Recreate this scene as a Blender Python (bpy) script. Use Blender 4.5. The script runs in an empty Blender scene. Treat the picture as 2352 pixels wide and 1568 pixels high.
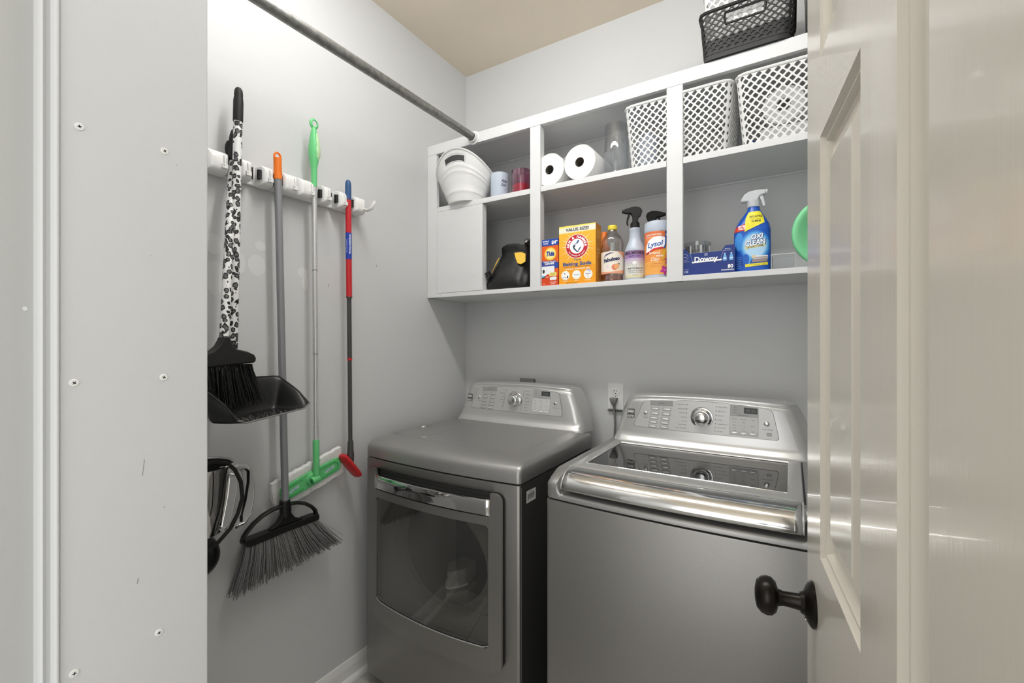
import bpy, bmesh, math, random
from mathutils import Vector, Matrix
from mathutils.geometry import tessellate_polygon
random.seed(7)
scene = bpy.context.scene
COL = scene.collection
R = math.radians
PI = math.pi

# ------------------------------------------------------------------ camera, world, lights, exposure
cam_d = bpy.data.cameras.new('camera')
cam_d.sensor_width = 36.0
cam_d.lens = 1035.0 / 2352 * 36.0
cam_d.clip_start = 0.01
cam = bpy.data.objects.new('camera', cam_d)
COL.objects.link(cam)
cam.location = (0, 0, 1.31)
cam.rotation_euler = (R(90), 0, math.atan(641 / 1035.0))
scene.camera = cam

w = bpy.data.worlds.new('world')
scene.world = w
w.use_nodes = True
w.node_tree.nodes['Background'].inputs[0].default_value = (1.0, 1.0, 1.0, 1)
w.node_tree.nodes['Background'].inputs[1].default_value = 1.28

def area(name, loc, rot, sx, sy, power, col=(1, 1, 1)):
    l = bpy.data.lights.new(name, 'AREA')
    l.shape = 'RECTANGLE'
    l.size, l.size_y, l.energy, l.color = sx, sy, power, col
    o = bpy.data.objects.new(name, l)
    o.location, o.rotation_euler = loc, rot
    COL.objects.link(o)
    return o
# soft fill light added behind the camera, no known source there
area('hall_fill', (-0.30, -1.5, 1.55), (R(90), 0, 0), 1.5, 1.9, 8.0, (1, 1, 1))
LAMP_STRENGTH = 23.0          # glow of the tube light in the laundry room (mesh built below)

vs = scene.view_settings
vs.view_transform = 'Standard'
vs.look = 'None'
vs.exposure = 0.27
vs.gamma = 1.0
vs.use_curve_mapping = False

# ------------------------------------------------------------------ materials
def lin(c):
    if isinstance(c, str):
        c = [int(c[i:i + 2], 16) / 255 for i in (0, 2, 4)]
    return tuple((v / 12.92 if v <= 0.04045 else ((v + 0.055) / 1.055) ** 2.4) for v in c)

def mat(name, col, rough=0.5, metal=0.0, var=0.0, vscale=8.0, bump=0.0, bscale=200.0, trans=0.0, ior=1.45,
        coat=0.0, alpha=1.0, emit=0.0, stretch=(1, 1, 1), spec=0.5, thin=False, aniso=0.0):
    m = bpy.data.materials.new(name)
    m.use_nodes = True
    nt = m.node_tree
    b = nt.nodes['Principled BSDF']
    c = (*lin(col), 1)
    b.inputs['Base Color'].default_value = c
    b.inputs['Roughness'].default_value = rough
    b.inputs['Metallic'].default_value = metal
    b.inputs['IOR'].default_value = ior
    b.inputs['Specular IOR Level'].default_value = spec
    b.inputs['Transmission Weight'].default_value = trans
    b.inputs['Coat Weight'].default_value = coat
    b.inputs['Alpha'].default_value = alpha
    if aniso: b.inputs['Anisotropic'].default_value = aniso
    if emit:
        b.inputs['Emission Color'].default_value = c
        b.inputs['Emission Strength'].default_value = emit
    if var or bump:
        tc = nt.nodes.new('ShaderNodeTexCoord')
        mp = nt.nodes.new('ShaderNodeMapping')
        mp.inputs['Scale'].default_value = stretch
        nt.links.new(tc.outputs['Object'], mp.inputs['Vector'])
    if var:
        n = nt.nodes.new('ShaderNodeTexNoise')
        n.inputs['Scale'].default_value = vscale
        n.inputs['Detail'].default_value = 5
        nt.links.new(mp.outputs['Vector'], n.inputs['Vector'])
        r = nt.nodes.new('ShaderNodeValToRGB')
        r.color_ramp.elements[0].position = 0.3
        r.color_ramp.elements[1].position = 0.7
        lc = lin(col)
        r.color_ramp.elements[0].color = (*[max(0, v * (1 - var)) for v in lc], 1)
        r.color_ramp.elements[1].color = (*[min(1, v * (1 + var)) for v in lc], 1)
        nt.links.new(n.outputs['Fac'], r.inputs['Fac'])
        nt.links.new(r.outputs['Color'], b.inputs['Base Color'])
    if bump:
        n = nt.nodes.new('ShaderNodeTexNoise')
        n.inputs['Scale'].default_value = bscale
        n.inputs['Detail'].default_value = 3
        nt.links.new(mp.outputs['Vector'], n.inputs['Vector'])
        bp = nt.nodes.new('ShaderNodeBump')
        bp.inputs['Strength'].default_value = bump
        bp.inputs['Distance'].default_value = 0.002
        nt.links.new(n.outputs['Fac'], bp.inputs['Height'])
        nt.links.new(bp.outputs['Normal'], b.inputs['Normal'])
    return m

M = {}
M['wall'] = mat('wall_paint', 'cfd0d0', 0.55, var=0.012, vscale=2.5, bump=0.10, bscale=260)
M['wallh'] = mat('hall_paint_shaded', 'b6b7b4', 0.6, var=0.015, vscale=3, bump=0.1, bscale=240)  # wall paint darkened, the dimmer light of the hall put into the colour
M['patch'] = mat('touch_up_paint', 'd9dad9', 0.35, bump=0.15, bscale=150)
M['ceil'] = mat('ceiling_paint', 'e9ddca', 0.8, var=0.02, vscale=4, bump=0.25, bscale=180)
M['trim'] = mat('trim_gloss', 'e6e6e3', 0.3)
M['shelf'] = mat('shelf_paint', 'dcdddd', 0.4, var=0.015, vscale=6, bump=0.08, bscale=120, stretch=(1, 6, 6))
M['door'] = mat('door_gloss', 'cfc9bd', 0.22, bump=0.10, bscale=38, stretch=(5, 5, 0.25), coat=0.15)
M['tile'] = mat('floor_tile', 'bcbab4', 0.35, var=0.08, vscale=7)
M['grout'] = mat('grout', '8d8a84', 0.9)
M['rod'] = mat('galvanised_rod', '8e8e8b', 0.42, 0.75, var=0.25, vscale=60, bump=0.2, bscale=300)
M['white'] = mat('white_plastic', 'e6e6e4', 0.35, var=0.01)
M['white2'] = mat('white_basket', 'e2e2e0', 0.4)
M['black'] = mat('black_plastic', '171717', 0.34, var=0.1)
M['blackb'] = mat('black_basket', '151515', 0.5)
M['blackm'] = mat('black_matt', '161616', 0.6)
M['darkgrey'] = mat('dark_grey', '454543', 0.5)
M['bristle'] = mat('grey_bristle', '7a7a7a', 0.5, var=0.3, vscale=300)
M['bristleb'] = mat('black_bristle', '141414', 0.4)
M['chrome'] = mat('chrome', 'e2e2e2', 0.06, 1.0)
M['handlechrome'] = mat('brushed_chrome_handle', 'd8d8d6', 0.11, 1.0, bump=0.05, bscale=60)
M['steel'] = mat('graphite_steel', '908e8b', 0.36, 0.75, var=0.03, vscale=300, aniso=0.2)
M['silver'] = mat('silver_console', 'cdcdcb', 0.3, 0.6, var=0.01)
M['key'] = mat('bright_key', 'e6e6e4', 0.25, 0.3)
M['panelsilver'] = mat('console_panel', 'c6c6c4', 0.42, 0.35)
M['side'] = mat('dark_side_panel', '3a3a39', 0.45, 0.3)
M['deck'] = mat('deck_enamel', 'a2a19f', 0.34, 0.6, bump=0.12, bscale=900)
M['blk'] = mat('black_gap', '0a0a0a', 0.5)
M['glassdark'] = mat('smoked_glass', '1b1b1b', 0.03, 0.0, spec=0.8)
M['drum'] = mat('drum_steel', '8c8b88', 0.35, 0.6)
M['liner'] = mat('drum_liner', '77756f', 0.5)
M['vane'] = mat('drum_vane', 'a9a8a3', 0.5)
M['bronze'] = mat('oil_rubbed_bronze', '1e1a17', 0.3, 0.6, var=0.3, vscale=40)
M['orange'] = mat('orange_grip', 'ee7a1e', 0.4)
M['greypole'] = mat('grey_pole', '8b8c8f', 0.35, 0.2)
M['green'] = mat('green_plastic', '6bcb82', 0.35)
M['greenl'] = mat('pale_green_rubber', 'bfe0b0', 0.45)
M['alu'] = mat('white_aluminium', 'd2d2d2', 0.25, 0.6)
M['blue'] = mat('blue_grip', '2f5584', 0.4)
M['red'] = mat('red_plastic', 'c3262c', 0.3)
M['darkpole'] = mat('dark_pole', '4a4a49', 0.4, 0.3)
M['cloth'] = mat('microfibre_pad', 'e9e9e7', 0.95, bump=1.0, bscale=260)
M['greyp'] = mat('grey_plastic', '7d7c7a', 0.5)
M['fabric'] = mat('black_nylon', '1d1d1d', 0.42, var=0.3, vscale=120, bump=1.0, bscale=28)
M['yellowc'] = mat('yellow_cloth', 'eec34a', 0.7)
M['paper'] = mat('paper_towel', 'efefed', 0.95, bump=0.6, bscale=350)
M['core'] = mat('cardboard_core', '6d6861', 0.9)

def clear(name, tint, gloss=0.12, rough=0.03):
    m = bpy.data.materials.new(name)
    m.use_nodes = True
    nt = m.node_tree
    nt.nodes.remove(nt.nodes['Principled BSDF'])
    out = nt.nodes['Material Output']
    t = nt.nodes.new('ShaderNodeBsdfTransparent')
    t.inputs[0].default_value = (*lin(tint), 1)
    g = nt.nodes.new('ShaderNodeBsdfGlossy')
    g.inputs['Roughness'].default_value = rough
    lw = nt.nodes.new('ShaderNodeLayerWeight')
    lw.inputs['Blend'].default_value = 0.35
    ma = nt.nodes.new('ShaderNodeMath'); ma.operation = 'MULTIPLY_ADD'
    ma.inputs[1].default_value = gloss * 1.6; ma.inputs[2].default_value = gloss * 0.25
    nt.links.new(lw.outputs['Facing'], ma.inputs[0])
    mx = nt.nodes.new('ShaderNodeMixShader')
    nt.links.new(ma.outputs[0], mx.inputs[0])
    nt.links.new(t.outputs[0], mx.inputs[1])
    nt.links.new(g.outputs[0], mx.inputs[2])
    nt.links.new(mx.outputs[0], out.inputs[0])
    return m
M['clear'] = clear('clear_plastic', 'f4f6f8', 0.3)
M['clear2'] = clear('clear_acrylic', 'f0f1f1', 0.07)
M['clearbottle'] = clear('clear_bottle', 'f2f2ef', 0.4)
M['smoke'] = clear('dryer_window_glass', 'd2d1ce', 0.34, 0.02)

def leopard():
    m = bpy.data.materials.new('leopard_print')
    m.use_nodes = True
    nt = m.node_tree
    b = nt.nodes['Principled BSDF']
    b.inputs['Roughness'].default_value = 0.4
    tc = nt.nodes.new('ShaderNodeTexCoord')
    mp = nt.nodes.new('ShaderNodeMapping')
    mp.inputs['Scale'].default_value = (72, 72, 60)
    nz = nt.nodes.new('ShaderNodeTexNoise')
    nz.inputs['Scale'].default_value = 70
    ad = nt.nodes.new('ShaderNodeMixRGB')
    ad.blend_type = 'ADD'
    ad.inputs[0].default_value = 0.8
    vo = nt.nodes.new('ShaderNodeTexVoronoi')
    vo.inputs['Scale'].default_value = 1.0
    vo.inputs['Randomness'].default_value = 0.75
    rp = nt.nodes.new('ShaderNodeValToRGB')
    rp.color_ramp.interpolation = 'CONSTANT'
    e = rp.color_ramp.elements
    e[0].position, e[0].color = 0.0, (0.11, 0.11, 0.11, 1)
    e[1].position, e[1].color = 0.30, (0.006, 0.006, 0.006, 1)
    x = e.new(0.49); x.color = (0.78, 0.78, 0.77, 1)
    L = nt.links.new
    L(tc.outputs['Object'], mp.inputs['Vector'])
    L(tc.outputs['Object'], nz.inputs['Vector'])
    L(mp.outputs['Vector'], ad.inputs[1])
    L(nz.outputs['Color'], ad.inputs[2])
    L(ad.outputs[0], vo.inputs['Vector'])
    L(vo.outputs['Distance'], rp.inputs[0])
    L(rp.outputs[0], b.inputs['Base Color'])
    return m
M['leopard'] = leopard()

def pm(hexcol, rough=0.45):
    k = 'ink_' + hexcol + ('' if rough == 0.45 else str(rough))
    if k not in M:
        M[k] = mat(k, hexcol, rough)
    return M[k]

# ------------------------------------------------------------------ helpers
def tag(o, label=None, cat=None, group=None, kind=None):
    if label: o['label'] = label
    if cat: o['category'] = cat
    if group: o['group'] = group
    if kind: o['kind'] = kind
    return o

def empty(name, loc, label, cat, group=None, rz=0.0):
    o = bpy.data.objects.new(name, None)
    o.empty_display_size = 0.05
    o.location = loc
    o.rotation_euler = (0, 0, rz)
    COL.objects.link(o)
    return tag(o, label, cat, group)

def origin(o):
    """world location of the (translated only) chain of parents"""
    v = Vector((0, 0, 0))
    while o is not None:
        v += o.location
        o = o.parent
    return v

class MB:
    def __init__(s):
        s.v, s.f, s.m, s.mats = [], [], [], []
    def mi(s, m):
        if m not in s.mats: s.mats.append(m)
        return s.mats.index(m)
    def add(s, vs_, fs, m):
        b = len(s.v); k = s.mi(m)
        s.v += [tuple(p) for p in vs_]
        for f in fs:
            s.f.append([b + i for i in f]); s.m.append(k)
        return s
    def box(s, a, b, m, T=None):
        (x0, y0, z0), (x1, y1, z1) = a, b
        p = [Vector(q) for q in ((x0, y0, z0), (x1, y0, z0), (x1, y1, z0), (x0, y1, z0), (x0, y0, z1), (x1, y0, z1), (x1, y1, z1), (x0, y1, z1))]
        if T is not None: p = [T @ q for q in p]
        return s.add(p, [(0, 3, 2, 1), (4, 5, 6, 7), (0, 1, 5, 4), (1, 2, 6, 5), (2, 3, 7, 6), (3, 0, 4, 7)], m)
    def rings(s, rings, m, closed=True, cap0=False, cap1=False):
        n = len(rings[0]); vs_ = [p for r in rings for p in r]; fs = []
        for i in range(len(rings) - 1):
            for j in range(n if closed else n - 1):
                k = (j + 1) % n
                fs.append((i * n + j, i * n + k, (i + 1) * n + k, (i + 1) * n + j))
        if cap0: fs.append(tuple(range(n))[::-1])
        if cap1: fs.append(tuple(range((len(rings) - 1) * n, len(rings) * n)))
        return s.add(vs_, fs, m)
    def lathe(s, prof, c, m, n=24, axis=(0, 0, 1), cap0=True, cap1=True, xdir=None):
        ax = Vector(axis).normalized()
        ux = Vector(xdir) if xdir else (ax.orthogonal().normalized() if abs(ax.z) < 0.9 else Vector((1, 0, 0)))
        uy = ax.cross(ux).normalized()
        c = Vector(c)
        rs = [[c + ax * h + (ux * math.cos(2 * PI * j / n) + uy * math.sin(2 * PI * j / n)) * max(r, 1e-5) for j in range(n)] for r, h in prof]
        return s.rings(rs, m, True, cap0, cap1)
    def cyl(s, p0, p1, r0, m, r1=None, n=16):
        p0, p1 = Vector(p0), Vector(p1)
        d = p1 - p0
        return s.lathe([(r0, 0), (r1 if r1 is not None else r0, d.length)], p0, m, n, d)
    def tube(s, pts, r, m, n=10, flat=1.0, up=None, closed=False):
        pts = [Vector(p) for p in pts]; rs = []
        N = len(pts)
        prev = None
        for i, p in enumerate(pts):
            if closed: d = (pts[(i + 1) % N] - pts[i - 1]).normalized()
            else: d = (pts[min(i + 1, N - 1)] - pts[max(i - 1, 0)]).normalized()
            if up is not None: a = Vector(up)
            elif prev is None: a = d.orthogonal()
            else: a = prev
            a = (a - d * a.dot(d)).normalized(); prev = a
            b = d.cross(a)
            rr = r[i] if isinstance(r, (list, tuple)) else r
            rs.append([p + a * (rr * math.cos(2 * PI * j / n)) + b * (rr * flat * math.sin(2 * PI * j / n)) for j in range(n)])
        if closed: rs.append(rs[0])
        return s.rings(rs, m, True, not closed, not closed)
    def prism(s, poly, f0, f1, m):
        """poly 2D, f0/f1 map (u,v)->3D for the two faces"""
        n = len(poly)
        a = [f0(*p) for p in poly]; b = [f1(*p) for p in poly]
        return s.add(a + b, [tuple(range(n))[::-1], tuple(range(n, 2 * n))] + [(i, (i + 1) % n, n + (i + 1) % n, n + i) for i in range(n)], m)
    def sphere(s, c, r, m, n=16, k=10, sc=(1, 1, 1)):
        c = Vector(c)
        rs = [[c + Vector((r * sc[0] * math.sin(t) * math.cos(a), r * sc[1] * math.sin(t) * math.sin(a), r * sc[2] * math.cos(t))) for a in [2 * PI * j / n for j in range(n)]]
              for t in [PI * (0.001 + 0.998 * i / k) for i in range(k + 1)]]
        return s.rings(rs, m, True, True, True)
    def build(s, name, parent=None, smooth=True, bevel=0.0, seg=2, angle=35, solid=0.0, off=0.0, merge=False, label=None, kind=None, local=False, loc=None, subsurf=0):
        me = bpy.data.meshes.new(name)
        o_ = Vector((0, 0, 0)) if (local or parent is None) else origin(parent)
        if loc is not None: o_ = Vector(loc)
        me.from_pydata([(p[0] - o_.x, p[1] - o_.y, p[2] - o_.z) for p in s.v], [], s.f)
        for m in s.mats: me.materials.append(m)
        me.polygons.foreach_set('material_index', s.m)
        bm = bmesh.new(); bm.from_mesh(me)
        if merge: bmesh.ops.remove_doubles(bm, verts=bm.verts, dist=1e-5)
        if merge or not solid: bmesh.ops.recalc_face_normals(bm, faces=bm.faces)
        bm.to_mesh(me); bm.free()
        if smooth:
            me.polygons.foreach_set('use_smooth', [True] * len(me.polygons))
            me.set_sharp_from_angle(angle=R(angle))
        o = bpy.data.objects.new(name, me)
        COL.objects.link(o)
        if parent is not None: o.parent = parent
        elif loc is not None: o.location = loc
        if solid:
            q = o.modifiers.new('solid', 'SOLIDIFY'); q.thickness = solid; q.offset = off
        if bevel:
            q = o.modifiers.new('bevel', 'BEVEL'); q.width = bevel; q.segments = seg; q.limit_method = 'ANGLE'; q.angle_limit = R(40)
            q.harden_normals = False
            w_ = o.modifiers.new('wn', 'WEIGHTED_NORMAL'); w_.keep_sharp = False
            me.polygons.foreach_set('use_smooth', [True] * len(me.polygons))
            at = me.attributes.get('sharp_edge')
            if at: me.attributes.remove(at)
        if subsurf:
            q = o.modifiers.new('sub', 'SUBSURF'); q.levels = q.render_levels = subsurf
        if label: o['label'] = label
        if kind: o['kind'] = kind
        return o

def loft(levels, n=48):
    """levels: (z, cx, cy, hx, hy, exponent) -> rings of superellipse sections"""
    rs = []
    for z, cx, cy, hx, hy, e in levels:
        r = []
        for j in range(n):
            a = 2 * PI * j / n
            c, q = math.cos(a), math.sin(a)
            r.append(Vector((cx + hx * math.copysign(abs(c) ** (2 / e), c), cy + hy * math.copysign(abs(q) ** (2 / e), q), z)))
        rs.append(r)
    return rs

def rrect(x0, y0, x1, y1, r, k=4):
    pts = []
    for cx, cy, a0 in ((x1 - r, y1 - r, 0), (x0 + r, y1 - r, 90), (x0 + r, y0 + r, 180), (x1 - r, y0 + r, 270)):
        for i in range(k + 1):
            a = R(a0 + 90 * i / k)
            pts.append((cx + r * math.cos(a), cy + r * math.sin(a)))
    return pts

# ---- printing: flat shapes laid on a surface given by a map (u, v, h) -> point
_tc = {}
def text_geo(s, bold=0.0, shear=0.0):
    k = (s, bold, shear)
    if k in _tc: return _tc[k]
    cu = bpy.data.curves.new('t', 'FONT')
    cu.body = s; cu.size = 1.0; cu.resolution_u = 3; cu.offset = bold; cu.shear = shear
    o = bpy.data.objects.new('t', cu)
    COL.objects.link(o)
    dg = bpy.context.evaluated_depsgraph_get()
    dg.update()
    me = bpy.data.meshes.new_from_object(o.evaluated_get(dg))
    vs_ = [(v.co.x, v.co.y) for v in me.vertices]
    fs = [tuple(p.vertices) for p in me.polygons]
    bpy.data.objects.remove(o); bpy.data.curves.remove(cu); bpy.data.meshes.remove(me)
    if vs_:
        x0 = min(p[0] for p in vs_); x1 = max(p[0] for p in vs_)
        y0 = min(p[1] for p in vs_); y1 = max(p[1] for p in vs_)
    else: x0 = x1 = y0 = y1 = 0
    _tc[k] = (vs_, fs, x0, x1, y0, y1)
    return _tc[k]

class Print:
    def __init__(s, fmap, maxlen=None):
        s.f, s.ml, s.mb, s.l = fmap, maxlen, MB(), 0.0002
    def tris(s, pts, fs, col, lift):
        if s.ml:
            bm = bmesh.new()
            vv = [bm.verts.new((p[0], p[1], 0)) for p in pts]
            for f in fs:
                try: bm.faces.new([vv[i] for i in f])
                except Exception: pass
            for _ in range(5):
                es = [e for e in bm.edges if abs(e.verts[0].co.x - e.verts[1].co.x) > s.ml or abs(e.verts[0].co.y - e.verts[1].co.y) > s.ml * 4]
                if not es: break
                bmesh.ops.subdivide_edges(bm, edges=es, cuts=1)
                bmesh.ops.triangulate(bm, faces=bm.faces)
            bm.verts.index_update()
            pts = [(v.co.x, v.co.y) for v in bm.verts]
            fs = [tuple(v.index for v in f.verts) for f in bm.faces]
            bm.free()
        m = pm(col) if isinstance(col, str) else col
        s.mb.add([s.f(p[0], p[1], s.l * lift) for p in pts], fs, m)
    def poly(s, pts, col, lift=1):
        t = tessellate_polygon([[Vector((p[0], p[1], 0)) for p in pts]])
        s.tris(pts, t, col, lift)
    def rect(s, x0, y0, x1, y1, col, lift=1): s.poly([(x0, y0), (x1, y0), (x1, y1), (x0, y1)], col, lift)
    def disc(s, cx, cy, r, col, lift=1, ry=None, n=24, rot=0):
        ry = ry or r
        c, q = math.cos(rot), math.sin(rot)
        s.poly([(cx + r * math.cos(2 * PI * i / n) * c - ry * math.sin(2 * PI * i / n) * q, cy + r * math.cos(2 * PI * i / n) * q + ry * math.sin(2 * PI * i / n) * c) for i in range(n)], col, lift)
    def ring(s, cx, cy, r0, r1, col, lift=1, n=32, a0=0, a1=2 * PI):
        pts, fs = [], []
        for i in range(n + 1):
            a = a0 + (a1 - a0) * i / n
            pts += [(cx + r0 * math.cos(a), cy + r0 * math.sin(a)), (cx + r1 * math.cos(a), cy + r1 * math.sin(a))]
        for i in range(n): fs.append((2 * i, 2 * i + 1, 2 * i + 3, 2 * i + 2))
        s.tris(pts, fs, col, lift)
    def text(s, t, x, y, h, col, lift=3, width=None, bold=0.02, shear=0.0, align='c', rot=0.0):
        """y = vertical centre, h = cap height; width = full width to fit"""
        vs_, fs, x0, x1, y0, y1 = text_geo(t, bold, shear)
        if not vs_: return
        k = h / 0.72
        kx = (width / (x1 - x0)) if width else k
        cx = (x0 + x1) / 2 if align == 'c' else (x0 if align == 'l' else x1)
        c, q = math.cos(rot), math.sin(rot)
        out = []
        for a, b in vs_:
            a, b = (a - cx) * kx, (b - 0.36) * k
            out.append((x + a * c - b * q, y + a * q + b * c))
        s.tris(out, fs, col, lift)
    def arctext(s, t, cx, cy, r, h, a0, a1, col, lift=3, bold=0.03, inside=False):
        n = len(t)
        for i, ch in enumerate(t):
            if ch == ' ': continue
            a = a0 + (a1 - a0) * (i + 0.5) / n
            s.text(ch, cx + r * math.cos(a), cy + r * math.sin(a), h, col, lift, bold=bold, rot=a - PI / 2 if not inside else a + PI / 2)
    def build(s, name='label', parent=None, **k):
        me = s.mb.build(name, parent, smooth=False, **k)
        return me

def planar(o, ux, uz):
    o, ux, uz = Vector(o), Vector(ux), Vector(uz)
    n = ux.cross(uz)
    return lambda u, v, h: o + ux * u + uz * v + n * h
def cylmap(c, r, facing, rf=None):
    """label on an upright cylinder; facing = angle of the outward direction of u=0"""
    def f(u, v, h):
        rr = (rf(v) if rf else r) + h
        a = facing + u / r
        return Vector((c[0] + rr * math.cos(a), c[1] + rr * math.sin(a), c[2] + v))
    return f

# ------------------------------------------------------------------ room shell
XL, XR, YB, ZC = -1.46, 0.24, 1.898, 2.707
SY, SZ0, SZ1 = 1.597, 1.514, 2.2265      # shelf unit front and heights
def shell(name, a, b, m, bevel=0.0):
    return tag(MB().box(a, b, m).build(name, smooth=False, bevel=bevel), kind='structure')
shell('wall_back', (XL - 0.1, YB, 0), (XR + 0.1, YB + 0.1, ZC), M['wall'])
wl = shell('wall_left', (XL - 0.1, 0.315, 0), (XL, YB, ZC), M['wall'])
shell('wall_right', (XR, 0.3, 0), (XR + 0.1, YB, ZC), M['wall'])
shell('ceiling', (XL - 0.8, -1.6, ZC), (XR + 0.9, YB + 0.1, ZC + 0.1), M['ceil'])
fl = shell('floor', (XL - 0.8, -1.6, -0.1), (XR + 0.9, YB + 0.1, -0.004), M['grout'])
tile = MB().box((-0.1495, -0.1495, -0.006), (0.1495, 0.1495, 0.0), M['tile'])
first = None
for i in range(6):
    for j in range(7):
        x, y = XL + 0.15 + i * 0.304, 0.0 + j * 0.304
        if x > XR - 0.02 or y > YB: continue
        if first is None:
            first = tile.build('tile', fl, bevel=0.001, seg=1, local=True); o = first
        else:
            o = first.copy(); COL.objects.link(o); o.parent = fl
        o.location = (x, y, 0)
# end of the partition beside the doorway: board face with screws, its end towards the room, and the wall on the hall side
wp = shell('wall_entry', (XL - 0.1, 0.163, 0), (-0.70, 0.315, ZC), M['wall'], 0.002)
shell('wall_hall', (-0.95, -1.6, 0), (-0.722, 0.149, ZC), M['wallh'])
t = MB()
prof = [(-0.74, 0.147), (-0.712, 0.147), (-0.706, 0.1487), (-0.7035, 0.1505), (-0.7065, 0.1525), (-0.7085, 0.1545), (-0.7065, 0.1565), (-0.7, 0.1578), (-0.6965, 0.1595), (-0.6965, 0.1618), (-0.7, 0.1632), (-0.74, 0.1632)]
t.prism(prof, lambda u, v: Vector((u, v, 0)), lambda u, v: Vector((u, v, ZC)), M['wall'])
tag(t.build('trim_1', smooth=False, bevel=0.0008, seg=2), kind='structure')

# baseboard with shoe moulding on the left wall
t = MB()
bp = [(0, 0), (0.012, 0), (0.012, 0.052), (0.0095, 0.056), (0.0095, 0.062), (0.006, 0.070), (0.0045, 0.078), (0, 0.080)]
t.prism(bp, lambda u, v: Vector((XL + u, 0.316, v)), lambda u, v: Vector((XL + u, YB, v)), M['trim'])
bb = tag(t.build('baseboard_left', smooth=False, bevel=0.0008, seg=1), kind='structure')
t = MB()
sp = [(0.012, 0), (0.028, 0), (0.0275, 0.008), (0.0235, 0.015), (0.018, 0.018), (0.012, 0.0185)]
t.prism(sp, lambda u, v: Vector((XL + u, 0.316, v)), lambda u, v: Vector((XL + u, YB, v)), M['trim'])
t.build('shoe_moulding', bb)
t = MB()
t.prism(bp, lambda u, v: Vector((XL, YB - u, v)), lambda u, v: Vector((XR, YB - u, v)), M['trim'])
tag(t.build('baseboard_back', smooth=False), kind='structure')

# touch-up patches and scuffs on the left wall
def wallpatch(parent, name, pts_, m, x=XL, h=None):
    if h is None: h = 0.0003 + 0.0001 * len(parent.children)
    t = MB()
    t.prism(pts_, lambda u, v: Vector((x, u, v)), lambda u, v: Vector((x + h, u, v)), m)
    return t.build(name, parent, smooth=False)
def blob(cy, cz, ry, rz, n=26, j=0.07):
    return [(cy + ry * math.cos(2 * PI * i / n) * (1 + random.uniform(-j, j)), cz + rz * math.sin(2 * PI * i / n) * (1 + random.uniform(-j, j))) for i in range(n)]
for a in ((0.811, 1.618, 0.018, 0.016), (0.80, 1.555, 0.030, 0.032), (0.748, 1.553, 0.016, 0.032), (0.958, 1.552, 0.019, 0.018), (0.968, 1.518, 0.014, 0.026), (0.675, 1.50, 0.03, 0.05), (0.672, 1.60, 0.024, 0.03)):
    wallpatch(wl, 'paint_patch', blob(*a), M['patch'])
for a in ((1.062, 1.512, 1.0635, 1.524), (1.29, 1.62, 1.291, 1.628), (0.70, 1.735, 0.703, 1.739)):
    y0, z0, y1, z1 = a
    wallpatch(wl, 'scuff_mark', [(y0, z0), (y0 + 0.0012, z0), (y1 + 0.0012, z1), (y1, z1)], pm('8a8a88'))
for a in ((0.239, 1.14, 0.241, 1.16), (0.2335, 1.005, 0.2345, 1.012), (0.276, 1.545, 0.2766, 1.5465), (0.262, 1.092, 0.2626, 1.0935), (0.248, 1.42, 0.2488, 1.421)):
    y0, z0, y1, z1 = a
    wallpatch(wp, 'scuff_mark', [(y0, z0), (y0 + 0.0005, z0), (y1 + 0.0005, z1), (y1, z1)], pm('8a8a88'), -0.70)

wh = bpy.data.objects['wall_hall']
wallpatch(wh, 'filled_screw_hole', blob(.1405, 1.3465, .0022, .0024, j=.1), M['patch'], -.722)
# screws in the entry board (each a child of that wall)
SCRN = [(0.1796, 1.5583), (0.1751, 1.2625), (0.1751, 0.9291), (0.2631, 1.56), (0.2621, 1.2631), (0.2568, 0.9312)]
for i, (y, z) in enumerate(SCRN):
    t = MB()
    t.lathe([(0.0044, 0), (0.0044, 0.0006), (0.0038, 0.0011), (0.002, 0.0012)], (-0.70, y, z), M['trim'], 20, (1, 0, 0))
    s_ = t.build('screw_head', wp)
    a = R(12 + 37 * i)
    q = MB()
    for k in (0, PI / 2):
        c, d = math.cos(a + k), math.sin(a + k)
        P = [(-0.0019, -0.00045), (0.0019, -0.00045), (0.0019, 0.00045), (-0.0019, 0.00045)]
        q.prism([(y + u * c - v * d, z + u * d + v * c) for u, v in P], lambda u, v: Vector((-0.6990, u, v)), lambda u, v: Vector((-0.69870, u, v)), M['blk'])
    q.build('drive_slot', s_, smooth=False)

# ceiling lamp (out of view, lights the room)
LX, LY = -0.60, 0.81
lamp = empty('ceiling_lamp', (LX, LY, ZC), 'long white tube light fixture on the laundry room ceiling, parallel to the shelf wall', 'lamp')
t = MB(); t.box((LX - .61, LY - .07, ZC - .03), (LX + .61, LY + .07, ZC), M['trim']); t.build('lamp_base', lamp, bevel=.004)
M['glow'] = mat('lamp_glow', 'ffffff', 0.5, emit=LAMP_STRENGTH)
t = MB(); rr = []
for k in range(9):
    an = PI * k / 8
    rr.append([Vector((x, LY - .062 * math.cos(an), ZC - .031 - .055 * math.sin(an))) for x in (LX - .59, LX + .59)])
t.rings(rr, M['glow'], False)
for x in (LX - .59, LX + .59): t.add([Vector((x, LY - .062 * math.cos(PI * k / 8), ZC - .031 - .055 * math.sin(PI * k / 8))) for k in range(9)], [tuple(range(9))], M['glow'])
t.build('lamp_diffuser', lamp)

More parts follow.
